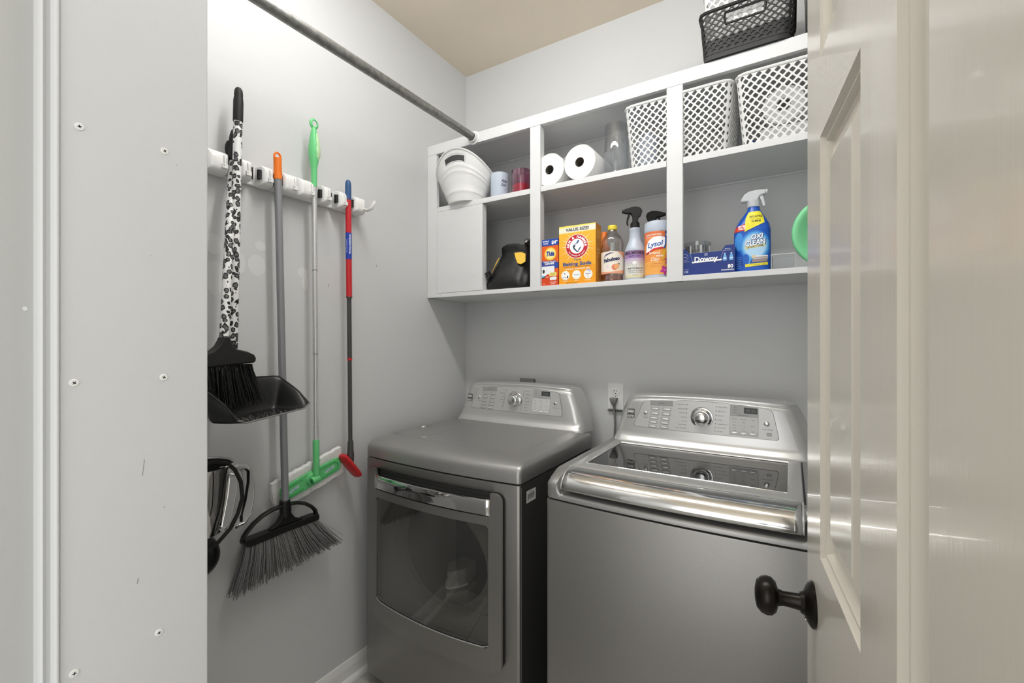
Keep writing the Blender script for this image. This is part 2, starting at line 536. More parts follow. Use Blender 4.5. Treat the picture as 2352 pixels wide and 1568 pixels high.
# ------------------------------------------------------------------ door leaf (six panels), swung open along the right
DH = 2.03
dd = Vector((-math.sin(R(6.17)), math.cos(R(6.17)), 0))       # along the leaf, hinge -> free edge
dn = Vector((-dd.y, dd.x, 0))                                  # out of the visible face (towards the left)
DO = Vector((0.1175 * math.cos(R(6.17)), 0.1175 * math.sin(R(6.17)), 0)) + dd * 0.874   # free edge foot
def DP(a, z, d=0.0): return DO - dd * a + dn * d + Vector((0, 0, z))   # a = distance from free edge
door = tag(bpy.data.objects.new('door_1', None), kind='structure'); COL.objects.link(door)
door.location = DO
W = 0.762
cols = [(0.1125, 0.3265), (0.4325, 0.6495)]
rows = [(0.235, 0.80), (1.004, 1.599), (1.709, 1.885)]
t = MB()
xs = [0, cols[0][0], cols[0][1], cols[1][0], cols[1][1], W]
zs = [0.01, rows[0][0], rows[0][1], rows[1][0], rows[1][1], rows[2][0], rows[2][1], DH]
for side, off in ((1, 0.0), (-1, -0.035)):
    for i in range(5):
        for j in range(7):
            if i in (1, 3) and j in (1, 3, 5): continue
            p = [DP(xs[i], zs[j], off), DP(xs[i + 1], zs[j], off), DP(xs[i + 1], zs[j + 1], off), DP(xs[i], zs[j + 1], off)]
            t.add(p, [(0, 1, 2, 3)], M['door'])
for a0, a1, z0, z1 in ((0, 0, 0.01, DH), (W, W, 0.01, DH)):
    t.add([DP(a0, z0), DP(a0, z1), DP(a0, z1, -0.035), DP(a0, z0, -0.035)], [(0, 1, 2, 3)], M['door'])
for z in (0.01, DH):
    t.add([DP(0, z), DP(W, z), DP(W, z, -0.035), DP(0, z, -0.035)], [(0, 1, 2, 3)], M['door'])
t.build('leaf_frame', door, smooth=False, merge=True, bevel=0.001, seg=2)
PR = [(0, 0), (0.0015, -0.003), (0.004, -0.0065), (0.007, -0.0072), (0.009, -0.0055), (0.0105, -0.0055), (0.0125, -0.0085), (0.0145, -0.0125), (0.018, -0.0145), (0.021, -0.0135), (0.050, -0.0045), (0.052, -0.0030), (0.055, -0.003)]
for (x0, x1) in cols:
    for (z0, z1) in rows:
        t = MB(); rr = []
        for ins, dep in PR:
            i2 = min(ins, (z1 - z0) * 0.42)
            rr.append([DP(x0 + ins, z0 + i2, dep), DP(x1 - ins, z0 + i2, dep), DP(x1 - ins, z1 - i2, dep), DP(x0 + ins, z1 - i2, dep)])
        t.rings(rr, M['door'], True, False, True)
        t.add([DP(x0, z0, -0.035), DP(x1, z0, -0.035), DP(x1, z1, -0.035), DP(x0, z1, -0.035)], [(0, 1, 2, 3)], M['door'])
        t.build('raised_panel', door, smooth=False)
# oval knob on a round rose
kc = DP(0.060, 0.911)
kb = MB()
kb.lathe([(0.033, 0.0), (0.0335, 0.003), (0.031, 0.006), (0.026, 0.009), (0.017, 0.013), (0.0145, 0.018)], kc, M['bronze'], 36, dn)
rose = kb.build('knob_rose', door)
kb = MB()
kb.lathe([(0.0125, 0.014), (0.0115, 0.024), (0.0105, 0.040), (0.0125, 0.047), (0.022, 0.050), (0.0275, 0.056), (0.0285, 0.063), (0.0265, 0.070), (0.020, 0.0765), (0.009, 0.079), (0, 0.0795)], kc, M['bronze'], 36, dn)
kb.build('door_knob', rose)
kb = MB(); kb.lathe([(0.0025, 0.0), (0.0025, 0.0115), (0.001, 0.012)], kc + Vector((0, 0, -0.024)), M['handlechrome'], 12, dn); kb.build('rose_screw', rose)
kb = MB()
for z in (0.25, 1.05, 1.85):
    kb.cyl(DP(W + 0.002, z - 0.045, -0.02), DP(W + 0.002, z + 0.045, -0.02), 0.006, M['bronze'])
kb.build('hinge', door)

# ------------------------------------------------------------------ wall shelf unit
SB = YB - 0.002
su = empty('wall_shelf_unit', (-0.6, SB, SZ0), 'long white painted open wall shelf unit above the washer and dryer', 'shelf')
def bd(name, a, b, bev=0.0015, par=su):
    return MB().box(a, b, M['shelf']).build(name, par, bevel=bev)
bd('bottom_board', (XL + 0.001, SY + 0.002, SZ0), (XR - 0.002, SB, SZ0 + 0.019))
bd('shelf_board', (XL + 0.001, SY + 0.012, 1.914), (XR - 0.002, SB, 1.9325))
bd('top_board', (XL + 0.001, SY + 0.019, SZ1 - 0.019), (XR - 0.002, SB, SZ1))
bd('top_rail', (XL + 0.001, SY, SZ1 - 0.046), (XR - 0.002, SY + 0.019, SZ1))
for x0, x1 in ((XL + 0.001, -1.401), (-0.903, -0.856), (-0.364, -0.311)):
    bd('upright', (x0, SY, SZ0), (x1, SY + 0.019, SZ1 - 0.0465))
bd('upright_return', (-0.892, SY + 0.0195, SZ0 + 0.0195), (-0.857, SY + 0.036, 1.9135), 0.001)
bd('upright_return', (-0.892, SY + 0.0195, 1.933), (-0.857, SY + 0.036, SZ1 - 0.0465), 0.001)
for x0, x1 in ((-1.400, -0.904), (-0.855, -0.365), (-0.310, XR - 0.003)):
    bd('shelf_edge', (x0, SY + 0.001, 1.911), (x1, SY + 0.0115, 1.9325), 0.001)
bd('box_front', (-1.400, SY + 0.001, SZ0 + 0.0195), (-1.141, SY + 0.012, 1.9105), 0.001)
bd('box_side', (-1.160, SY + 0.0125, SZ0 + 0.0195), (-1.141, SY + 0.032, 1.9105), 0.001)
t = MB()
for z in (1.914 - 0.0, SZ1 - 0.019):
    t.box((XL + 0.002, SB - 0.004, z - 0.006), (XR - 0.003, SB, z - 0.0005), M['shelf'])
t.build('cleat', su, smooth=False)
# knots and dents in the paint
for x, z in ((-1.187, 1.6), (-1.38, 1.522)):
    MB().cyl((x, SY + 0.0006, z), (x, SY + 0.0012, z), 0.0016, M['greyp'], n=10).build('nail_hole', su)

# hanging rod with its socket on the shelf rail
rod = empty('closet_rod', (-1.186, SY, 2.206), 'grey galvanised hanging rod running from the shelf rail towards the doorway', 'rod')
t = MB(); t.cyl((-1.186, SY - 0.002, 2.206), (-1.186, 0.316, 2.206), 0.0165, M['rod'], n=24); t.build('rod_tube', rod)
t = MB()
pts = [(0.024 * math.cos(R(a)), 0.024 * math.sin(R(a))) for a in range(150, 391, 12)] + [(0.019 * math.cos(R(a)), 0.019 * math.sin(R(a))) for a in range(390, 149, -12)]
t.prism(pts, lambda u, v: Vector((-1.186 + u, SY - 0.001, 2.206 + v)), lambda u, v: Vector((-1.186 + u, SY - 0.018, 2.206 + v)), M['white'])
t.lathe([(0.030, 0), (0.030, 0.003), (0.028, 0.0035)], (-1.186, SY - 0.0005, 2.204), M['white'], 28, (0, -1, 0))
t.build('rod_socket', rod, bevel=0.0007, seg=1)

# ------------------------------------------------------------------ appliances
def bow(C, hw, y0, b):
    return lambda x: y0 - b * (1 - min(1, ((x - C) / hw) ** 2))
def footprint(C, hw, y0, b, y1, fi=0.0, si=0.0, r=0.02, nf=28):
    """closed outline, counter-clockwise from front-left; fi/si = inset of front / sides"""
    f = bow(C, hw, y0, b); h = hw - si; r = max(0.004, r)
    pts = []
    for i in range(6):
        a = PI + (PI / 2) * i / 5
        xx = C - h + r + r * math.cos(a)
        pts.append((xx, f(C - h + r) + fi + r + r * math.sin(a)))
    for i in range(1, nf):
        x = C - h + r + (2 * h - 2 * r) * i / nf
        pts.append((x, f(x) + fi))
    for i in range(6):
        a = 1.5 * PI + (PI / 2) * i / 5
        xx = C + h - r + r * math.cos(a)
        pts.append((xx, f(C + h - r) + fi + r + r * math.sin(a)))
    pts += [(C + h, y1), (C - h, y1)]
    return pts

def sheet(bands, xs, yfun, m, t):
    """bands: list of (x0, x1, zlo(x), zhi(x)); quads on y = yfun(x)"""
    for x0, x1, lo, hi, nz in bands:
        X = sorted(set([x for x in xs if x0 < x < x1] + [x0, x1]))
        for a, b in zip(X[:-1], X[1:]):
            for k in range(nz):
                f0, f1 = k / nz, (k + 1) / nz
                za0, za1 = lo(a) + (hi(a) - lo(a)) * f0, lo(a) + (hi(a) - lo(a)) * f1
                zb0, zb1 = lo(b) + (hi(b) - lo(b)) * f0, lo(b) + (hi(b) - lo(b)) * f1
                t.add([(a, yfun(a), za0), (b, yfun(b), zb0), (b, yfun(b), zb1), (a, yfun(a), za1)], [(0, 1, 2, 3)], m)

WCYC_L = ['Normal/Casual', 'Bulky/Bedding', 'Kids Wear', 'Towels', 'Jeans', 'Heavy Duty', 'Whitest Whites']
WCYC_R = ['Express Wash', 'Light Casual', 'Delicates', 'Sanitary', 'Handwash/Wool', 'Custom Wash', 'Rinse/Spin']
DCYC_L = ['Normal', 'Bulky/Bedding', 'Towels', 'Heavy Duty', 'Jeans', 'Casual']
DCYC_R = ['Express Dry', 'Ultra Delicate', 'Delicate', 'Custom Dry', 'Warm Up', 'Air Dry', 'Freshen Up']

def console(root, C, yb, z0, washer):
    lv = [(0, 0, .322, .334), (.007, .001, .321, .333), (.013, .005, .320, .332), (.021, .013, .318, .331), (.030, .019, .315, .330), (.042, .0215, .309, .327), (.10, .030, .289, .315), (.145, .036, .270, .296), (.1575, .038, .266, .290),
          (.1595, .0405, .265, .288), (.1615, .0445, .264, .287), (.1635, .0445, .263, .286), (.1665, .043, .262, .284), (.171, .0455, .260, .280), (.1745, .053, .256, .273), (.1762, .065, .25, .262), (.1767, .10, .24, .245)]
    def yf(x, dz):
        for (a, ya, ha, _), (b, yb_, hb, _) in zip(lv[:-1], lv[1:]):
            if a <= dz <= b: return yb + ya + (yb_ - ya) * (dz - a) / max(1e-6, b - a) - 0.008 * (1 - ((x - C) / .3) ** 2)
        return yb + .04
    rs = []
    for dz, dy, hf, hr in lv:
        arch = .012 * min(1, max(0, (dz - .10) / .055))
        r = []
        yr = yb + .105
        def P(x, y): r.append(Vector((x, y, z0 + dz + arch * (1 - ((x - C) / .3) ** 2))))
        n = 20
        ys = yb + dy
        P(C - hr, yr)
        for i in range(6):
            a = R(90 * i / 5)
            P(C - hf - (hr - hf) * 0.3 + .035 * (1 - math.cos(a)), ys + .035 * (1 - math.sin(a)))
        for i in range(1, n):
            x = C - hf + .04 + (2 * hf - .08) * i / n
            P(x, ys - .008 * (1 - ((x - C) / .3) ** 2) * 1.0)
        for i in range(5, -1, -1):
            a = R(90 * i / 5)
            P(C + hf + (hr - hf) * 0.3 - .035 * (1 - math.cos(a)), ys + .035 * (1 - math.sin(a)))
        P(C + hr, yr)
        rs.append(r)
    t = MB(); t.rings(rs, M['silver'], True, True, True)
    con = t.build('control_console', root, angle=60)
    # inset panel with print
    mp = lambda u, v, h: Vector((C + u, yf(C + u, v) - 0.0006 - h, z0 + v + .012 * min(1, max(0, (v - .10) / .055)) * (1 - (u / .3) ** 2)))
    outline = [(-.238, .062), (-.243, .066), (-.244, .071), (-.214, .143), (-.207, .150), (-.196, .153)]
    n = 14
    outline += [(-.196 + .392 * i / n, .153 + .006 * (1 - ((-.196 + .392 * i / n) / .196) ** 2)) for i in range(1, n)]
    outline += [(.196, .153), (.208, .150), (.214, .144), (.231, .070), (.230, .064), (.224, .060)]
    outline += [(.224 - .462 * i / n, .060 + .002 * (i / n) - .001 * math.sin(PI * i / n)) for i in range(1, n)]
    p = Print(mp, 0.02)
    ins = [(u * .9935, .1065 + (v - .1065) * .982) for u, v in outline]
    p.poly(outline, '6f6f6d', 1); p.poly(ins, M['panelsilver'], 2)
    ink = '55565a'
    p.rect(-.184, .138, -.102, .155, '9c9c9b', 3)
    p.text('OPTIONS', -.143, .1465, .0035, '4c4c4e', 4, bold=0.0)
    for i in range(2):
        for j in range(5):
            x, y = -.165 + .042 * i - .0022 * j, .128 - .0150 * j
            p.poly(rrect(x - .0165, y - .0055, x + .0165, y + .0055, .0012, 2), 'aeaeac', 3)
    if not washer: names = DCYC_L, DCYC_R
    else: names = WCYC_L, WCYC_R
    for k, s_ in enumerate(names[0]):
        y = .146 - .0122 * k; x = -.052 - .0011 * k
        p.text(s_, x - .004, y, .0034, ink, 3, align='r', bold=0.0)
        if washer: p.rect(x - .0008, y - .0016, x + .0012, y + .0016, '2a2a2c', 3)
    for k, s_ in enumerate(names[1]):
        y = .146 - .0122 * k; x = .044 - .0006 * k
        p.text(s_, x + .006, y, .0034, ink, 3, align='l', bold=0.0)
        if washer: p.rect(x - .0012, y - .0016, x + .0008, y + .0016, '2a2a2c', 3)
    if not washer:
        p.poly([(-.0505, .149), (-.0495, .149), (-.0655, .070), (-.0665, .070)], '4b4b4b', 3)
        p.poly([(.0415, .149), (.0425, .149), (.029, .068), (.028, .068)], '4b4b4b', 3)
    p.poly([(.086, .158), (.172, .152), (.172, .066), (.085, .066)], '8a8a89', 3)
    p.poly([(.0868, .1575), (.1712, .1515), (.1712, .0668), (.0858, .0668)], 'c9c9c7', 4)
    p.poly([(.0868, .1575), (.1712, .1515), (.1712, .124), (.0862, .124)], 'a7a7a6', 5)
    p.rect(.129, .134, .169, .1505, '3b3d3c', 6)
    p.text('88:88' if washer else '8:88', .149, .1422, .010, '6d7270', 7, bold=0.0)
    for k, s_ in enumerate(('Auto', 'Wash', 'Rinse')): p.text(s_, .098, .149 - .007 * k, .003, ink, 6, align='l', bold=0)
    p.text('ESTIMATED TIME' if washer else 'DRY TIME', .126, .1275, .0030, ink, 6, bold=0)
    for i in range(3):
        for j in range(5):
            if i == 2 and j in (1, 3): continue
            p.text((('Extra Hot', 'Hot', 'Warm', 'Cool', 'Cold'), ('Extra High', 'High', 'Medium', 'Low', 'No Spin'), ('Heavy', '', 'Normal', '', 'Light'))[i][j] if washer else
                   (('High', 'Medium', 'Low', 'Ultra', 'None'), ('Very Dry', 'Dry', 'Normal', 'Less', 'Damp'), ('Loud', '', 'Mid', '', 'Off'))[i][j], .101 + .0275 * i, .1165 - .0088 * j, .0028, ink, 5, bold=0)
    for i in range(3): p.poly(rrect(.089 + .0275 * i, .0685, .1135 + .0275 * i, .0775, .001, 2), '8c8c8b', 5); p.poly(rrect(.0896 + .0275 * i, .069, .1129 + .0275 * i, .077, .001, 2), 'c4c4c2', 6)
    p.text('POWER', -.199, .0985, .0035, ink, 3, bold=0)
    p.text('START/PAUSE', .198, .0925, .0038, ink, 3, bold=0)
    if washer: p.rect(.196, .072, .210, .082, '9a9a99', 3); p.text('HE', .203, .077, .005, 'd8d8d6', 4, bold=.01)
    pan = p.build('control_panel', con)
    # brand badge
    q = Print(mp, 0.02)
    q.rect(-.272, .093, -.243, .124, '5c5c5b', 1)
    q.text('Kenmore', -.2575, .1185, .0058, 'e6e6e4', 3, width=.025, bold=0.03)
    q.poly([(-.271, .108), (-.262, .1125), (-.252, .110), (-.244, .112), (-.244, .1135), (-.258, .1155), (-.271, .1125)], 'dadad8', 3)
    q.text('ELITE', -.2575, .0985, .0070, 'e6e6e4', 3, width=.024, bold=0.03)
    q.build('brand_badge', con)
    # round buttons, chrome keys and dial
    def fwd(u, v, d): return mp(u, v, d)
    nrm = (mp(0, .10, .01) - mp(0, .10, 0)).normalized()
    for u, v, r in ((-.200, .1125, .0068), (.196, .1095, .0075)):
        b_ = MB(); b_.lathe([(r * 1.15, -.0005), (r * 1.12, .0015), (r, .003), (r * .8, .0042), (r * .4, .0046)], mp(u, v, 0), M['chrome'], 24, nrm)
        b_.build('round_button', con)
        pp = Print(lambda a, b, h, u=u, v=v: mp(u + a, v + b, .0046 + h)); pp.text('II' if u > 0 else '|', 0, 0, .004, '444444', 1, bold=0.0); pp.build('button_mark', con)
    kf = None
    for i in range(2):
        for j in range(5):
            x, y = -.165 + .042 * i - .0022 * j, .128 - .0150 * j
            b_ = MB(); rr = []
            for s_, h in ((1, 0), (.97, .0016), (.8, .0026), (.4, .003)):
                rr.append([mp(x + .013 * s_ * math.cos(2 * PI * k / 16), y + .0034 * s_ * math.sin(2 * PI * k / 16), h) for k in range(16)])
            b_.rings(rr, M['key'] if washer else M['silver'], True, False, True); b_.build('option_key', con)
    for i in range(3):
        b_ = MB(); rr = []
        for s_, h in ((1, 0), (.97, .0014), (.6, .0024)):
            rr.append([mp(.1013 + .0275 * i + .0105 * s_ * math.cos(2 * PI * k / 16), .073 + .003 * s_ * math.sin(2 * PI * k / 16), h) for k in range(16)])
        b_.rings(rr, M['key'], True, False, True); b_.build('select_key', con)
    kc_ = mp(-.003, .111, 0)
    b_ = MB()
    b_.lathe([(.0375, -.001), (.0375, .002), (.036, .0035), (.033, .004), (.030, .0025), (.0265, .004), (.0255, .008)], kc_, M['chrome'], 48, nrm)
    b_.lathe([(.0245, .004), (.0240, .018), (.0225, .0225), (.0195, .0255), (.014, .0275), (.006, .0285), (0, .0288)], kc_, M['chrome'], 48, nrm)
    b_.build('program_dial', con)

# ---- dryer
DC, DHW = -1.044, 0.344
dry = empty('clothes_dryer', (DC, 1.45, 0), 'graphite steel front-loading clothes dryer with a square smoked window, by the left wall', 'dryer')
DF = bow(DC, DHW, 1.178, .022)
t = MB()
fp = lambda z, fi=0, si=0: [Vector((x, y, z)) for x, y in footprint(DC, DHW, 1.178, .022, 1.752, fi, si, .012)]
# hollow front: body shell with opening for the window is represented by front sheet + shell
rsz = [fp(.046, .004, .003), fp(.05, .0, .0), fp(.864, 0, 0), fp(.868, .0015, .0015), fp(.8695, .004, .004)]
n_ = len(rsz[0])
NF = 6 + 27 + 5
fs = []; vv = [p for r in rsz for p in r]
for i in range(len(rsz) - 1):
    for j in range(n_):
        k = (j + 1) % n_
        if i == 1 and 5 <= j < 33: continue          # front skin added below with the window opening
        fs.append((i * n_ + j, i * n_ + k, (i + 1) * n_ + k, (i + 1) * n_ + j))
fs.append(tuple(range((len(rsz) - 1) * n_, len(rsz) * n_)))
xs_side = MB()
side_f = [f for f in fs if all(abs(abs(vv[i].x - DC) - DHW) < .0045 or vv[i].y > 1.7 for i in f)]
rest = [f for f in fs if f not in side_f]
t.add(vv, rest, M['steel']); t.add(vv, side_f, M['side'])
x0b, x1b = DC - DHW + .012, DC + DHW - .012
WX0, WX1 = DC - .25, DC + .25
wlo = lambda x: .352 + .010 * ((x - DC) / .25) ** 2
whi = lambda x: .742 - .004 * (1 - ((x - DC) / .25) ** 2)
c1 = lambda v: (lambda x: v)
xs = [x0b + (x1b - x0b) * i / 28 for i in range(29)] + [WX0 + .5 * i / 24 for i in range(25)]
sheet([(x0b, WX0, c1(.05), c1(.864), 1), (WX1, x1b, c1(.05), c1(.864), 1), (WX0, WX1, c1(.05), wlo, 1), (WX0, WX1, whi, c1(.864), 1)], xs, DF, M['steel'], t)
t.build('cabinet', dry, merge=True, angle=30)
t = MB()
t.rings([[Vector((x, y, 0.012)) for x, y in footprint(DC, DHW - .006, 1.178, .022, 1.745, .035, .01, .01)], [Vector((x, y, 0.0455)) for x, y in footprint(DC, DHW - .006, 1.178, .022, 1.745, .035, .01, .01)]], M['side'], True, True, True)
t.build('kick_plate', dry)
for sx in (-.30, .30):
    for y in (1.24, 1.70):
        t = MB(); t.lathe([(.018, 0), (.018, .008), (.01, .010), (.01, .0118)], (DC + sx, y, 0), M['blk'], 14); t.build('foot', dry)
# top cover
t = MB(); rr = []
for z, fi, si in ((.8735, .010, .010), (.8735, .0015, .001), (.8745, 0, 0), (.905, 0, 0), (.914, .003, .0005), (.922, .010, .002), (.928, .021, .005), (.9325, .036, .012), (.937, .054, .026), (.941, .074, .042), (.943, .092, .056), (.9437, .098, .062), (.9430, .101, .065), (.944, .106, .070)):
    rr.append([Vector((x, y, z + (0 if fi < .09 else 0))) for x, y in footprint(DC, DHW, 1.178, .022, 1.755 - (0.0 if fi < .002 else .002), fi, si, .014 + si * .25)])
t.rings(rr, M['deck'], True, False, True)
dk = t.build('top_cover', dry, angle=50)
# lint filter door with lift bump
t = MB()
t.prism([(-1.372, 1.292), (-1.205, 1.288), (-1.192, 1.300), (-1.206, 1.594), (-1.214, 1.602), (-1.372, 1.602)], lambda u, v: Vector((u, v, .943)), lambda u, v: Vector((u, v, .9450)), M['deck'])
lf = t.build('lint_filter_lid', dry, bevel=.0012)
t = MB(); t.sphere((-1.345, 1.463, .9455), .036, M['deck'], 20, 10, (.62, 1, .24)); t.build('lid_lift', lf)
# door: frame sheet, chrome scoop handle, window
t = MB()
DFd = lambda x: DF(x) - .026
dl, dr = DC - .2965, DC + .2965
def corner_lo(x):      # bottom edge, bowed, rounded corners
    base = .283 + .012 * ((x - DC) / .2965) ** 2
    d = .2965 - abs(x - DC); r = .030
    return base + (r - math.sqrt(max(0, r * r - (r - d) ** 2)) if d < r else 0)
def corner_hi(x):
    d = .2965 - abs(x - DC); r = .026
    return .842 - (r - math.sqrt(max(0, r * r - (r - d) ** 2)) if d < r else 0)
xs = [dl + .593 * i / 48 for i in range(49)]
for k in range(7):
    e = .030 * (1 - math.cos(R(90 * k / 7)))
    xs += [dl + e, dr - e]
hx = .257
hl = lambda x: .766 + .0035 * ((x - DC) / hx) ** 2 + (.012 - math.sqrt(max(0, .012 ** 2 - (.012 - (hx - abs(x - DC))) ** 2)) if hx - abs(x - DC) < .012 else 0)
wlo2 = lambda x: wlo(x) + (.012 - math.sqrt(max(0, .012 ** 2 - (.012 - (.25 - abs(x - DC))) ** 2)) if .25 - abs(x - DC) < .012 else 0)
whi2 = lambda x: whi(x) - (.014 - math.sqrt(max(0, .014 ** 2 - (.014 - (.25 - abs(x - DC))) ** 2)) if .25 - abs(x - DC) < .014 else 0)
for k in range(5):
    e = .014 * (1 - math.cos(R(90 * k / 5)))
    xs += [WX0 + e, WX1 - e, DC - hx + e, DC + hx - e]
sheet([(dl, DC - hx, corner_lo, corner_hi, 1), (DC + hx, dr, corner_lo, corner_hi, 1),
       (DC - hx, WX0, corner_lo, hl, 1), (WX1, DC + hx, corner_lo, hl, 1),
       (WX0, WX1, corner_lo, wlo2, 1), (WX0, WX1, whi2, hl, 1)], xs, DFd, M['steel'], t)
DOFF = -1
ddoor = t.build('dryer_door', dry, merge=True, solid=.011, off=DOFF, bevel=.004, seg=3)
t = MB()
sheet([(dl, DC - hx, corner_lo, corner_hi, 1), (DC + hx, dr, corner_lo, corner_hi, 1), (DC - hx, WX0, corner_lo, hl, 1), (WX1, DC + hx, corner_lo, hl, 1), (WX0, WX1, corner_lo, wlo2, 1), (WX0, WX1, whi2, hl, 1)],
      xs, lambda x: DF(x) - .0005, M['blk'], t)
t.v = [(DC + (p[0] - DC) * .994, p[1], .56 + (p[2] - .56) * .994) for p in t.v]
t.build('door_gap_shade', ddoor, merge=True, solid=.0145, off=1)  # added black layer stands in for the shadowed gap around the door
# scoop: chrome strip and dark recess above
t = MB(); n = 24
rr = []
for dy, dz, ms in ((0.0015, 0, 0), (-.001, .003, 0), (-.0015, .024, 0), (-.001, .046, 0), (.0015, .0495, 0), (.006, .051, 0), (.014, .050, 0)):
    rr.append([Vector((x, DFd(x) + .001 + dy, (.768 + .0025 * ((x - DC) / hx) ** 2) + dz)) for x in [DC - hx + .001 + (2 * hx - .002) * i / n for i in range(n + 1)]])
t.rings(rr, M['chrome'], False)
t.build('door_handle', ddoor, solid=.0015)
t = MB(); rr = []
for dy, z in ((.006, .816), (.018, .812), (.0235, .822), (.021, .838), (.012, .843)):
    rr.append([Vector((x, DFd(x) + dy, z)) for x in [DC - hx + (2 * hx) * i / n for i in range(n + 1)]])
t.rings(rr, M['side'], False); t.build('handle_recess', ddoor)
# window glass, thin bright bead and drum behind
t = MB(); rr = []
for z in range(7):
    rr.append([Vector((x, DFd(x) + .005, wlo(x) - .004 + (whi(x) - wlo(x) + .008) * z / 6)) for x in [WX0 - .004 + (.508) * i / n for i in range(n + 1)]])
t.rings(rr, M['smoke'], False); t.build('window_glass', ddoor)
t = MB()
bead = [(WX0 + .001 + .498 * i / n, wlo2(WX0 + .001 + .498 * i / n)) for i in range(n + 1)]
t.tube([Vector((x, DFd(x) + .0015, z + .0015)) for x, z in bead], .0018, M['silver'], 6)
t.build('window_bead', ddoor)
# liner plate with round port
cz = .55; rp = .195; t = MB()
m_ = 40; ring0, ring1 = [], []
for i in range(m_):
    a = 2 * PI * i / m_
    c, s_ = math.cos(a), math.sin(a)
    k = 1 / max(abs(c) / .29, abs(s_) / .235)
    ring0.append(Vector((DC + c * k, 1.196, cz + s_ * k)))
    ring1.append(Vector((DC + c * rp * 1.08, 1.196, cz + s_ * rp)))
ring2 = [Vector((DC + (p.x - DC) * .96, 1.24, cz + (p.z - cz) * .96)) for p in ring1]
t.rings([ring0, ring1, ring2], M['liner'], True)
t.build('door_liner', dry, angle=30)
t = MB(); rr = []
for y, r in ((1.24, .187), (1.245, .27), (1.68, .27)):
    rr.append([Vector((DC + r * math.cos(2 * PI * i / 40), y, cz + .02 + r * math.sin(2 * PI * i / 40))) for i in range(40)])
t.rings(rr, M['drum'], True, False, True); t.build('drum', dry, angle=30)
# stepped vane inside the drum: two wedge tiers with pale rounded edges
M['vanetop'] = mat('vane_edge', 'dededa', 0.4)
def vane(cx, cz_, sc, y0):
    V = lambda u, v, z: Vector((cx + u * sc, y0 + v, cz_ + z * sc))
    for z_, k in ((0, 1.0), (.075, .82)):
        plan = [(-.050 * k, .035), (-.046 * k, .020), (-.006 * k, -.030 * k), (.006 * k, -.030 * k), (.046 * k, .020), (.050 * k, .035), (.04 * k, .10), (-.04 * k, .10)]
        t = MB(); rr = [[V(u, v, z_ - .002 + h) for u, v in plan] for h in (0, .062)]
        t.rings(rr, M['vane'], True, True, True); tier = t.build('vane_tier', dry, bevel=.003)
        t = MB(); t.tube([V(u, v - .002, z_ + .004) for u, v in plan[:6]], .0048, M['vanetop'], 8); t.build('tier_edge', tier)
vane(-1.076, .318, 1.05, 1.315)
t = MB(); rr = [[Vector((-1.000 + .05 * math.cos(a) * q, y, .56 + .07 * math.sin(a) * q)) for a in [2 * PI * k / 24 for k in range(24)]] for y, q in ((1.66, 1), (1.58, 1), (1.575, .8))]
t.rings(rr, M['vane'], True, True, True); t.build('drum_vane', dry, angle=40)

# side seams, bar code sticker
t = MB(); t.box((DC + DHW, 1.184, .06), (DC + DHW + .0006, 1.1853, .862), M['greyp']); t.build('side_seam', dry, smooth=False)
p = Print(planar((DC + DHW + .0006, 1.214, .806), (0, 1, 0), (0, 0, 1)))
p.poly([(0, 0), (.060, -.001), (.061, .036), (.001, .038)], 'd8d8d6', 1)
xx = .008
for i in range(13):
    w_ = random.choice((.0012, .002, .0028)); p.rect(xx, .008 + (.006 if i % 4 == 3 else 0), xx + w_, .027, '2c2c2c', 2); xx += w_ + .0016
p.text('MADE IN USA', .030, .0315, .003, '333333', 2, bold=0)
p.build('barcode_sticker', dry)
console(dry, DC, 1.692, .936, False)

# ---- washer
WC, WHW = -0.264, 0.337
was = empty('washing_machine', (WC, 1.44, 0), 'graphite steel top-loading washing machine with a dark glass lid and wide chrome handle', 'washer')
WF = bow(WC, WHW, 1.156, .015)
t = MB(); fw = lambda z, fi=0, si=0: [Vector((x, y, z)) for x, y in footprint(WC, WHW, 1.156, .015, 1.73, fi, si, .012)]
t.rings([fw(.03, .004, .003), fw(.034), fw(.854), fw(.858, .0015, .0015), fw(.8592, .005, .005)], M['steel'], True, True, True)
t.build('cabinet', was, angle=30)
for sx in (-.29, .29):
    for y in (1.22, 1.67):
        t = MB(); t.lathe([(.02, 0), (.02, .01), (.012, .012), (.012, .0298)], (WC + sx, y, 0), M['blk'], 14); t.build('foot', was)
# top cover: profile columns, scooped under the handle in the middle
endp = [(.008, .8625), (.0, .8635), (.0, .880), (.0, .892), (.0, .902), (.006, .9095), (.022, .918), (.045, .927), (.060, .932), (.082, .9345), (.082, .9345)]
midp = [(.008, .8625), (.0, .8635), (.0, .873), (.003, .8775), (.012, .880), (.030, .8815), (.042, .888), (.045, .905), (.048, .925), (.060, .9335), (.082, .9345)]
t = MB(); colsx = []
nx = 60; rr = []
for i in range(nx + 1):
    x = WC - WHW + 2 * WHW * i / nx
    colsx.append(x)
hh = .290
for e in (-.315, -.307, -.301, -.296, -.290, -.285, .315, .307, .301, .296, .290, .285): colsx.append(WC + e)
colsx = sorted(colsx)
prof_rows = []
for k in range(len(endp)):
    row = []
    for x in colsx:
        d = (.304 - abs(x - WC)) / .016
        m = max(0, min(1, d)); m = m * m * (3 - 2 * m)
        sd = WHW - abs(x - WC)
        f = endp[k][0] * (1 - m) + midp[k][0] * m; z = endp[k][1] * (1 - m) + midp[k][1] * m
        rnd = .012 - math.sqrt(max(0, .012 ** 2 - (.012 - sd) ** 2)) if sd < .012 else 0
        row.append(Vector((x, WF(x) + f + rnd, z - (rnd * .4 if k > 4 else 0))))
    prof_rows.append(row)
def rndz(x):
    sd = WHW - abs(x - WC)
    return (.012 - math.sqrt(max(0, .012 ** 2 - (.012 - sd) ** 2)) if sd < .012 else 0)
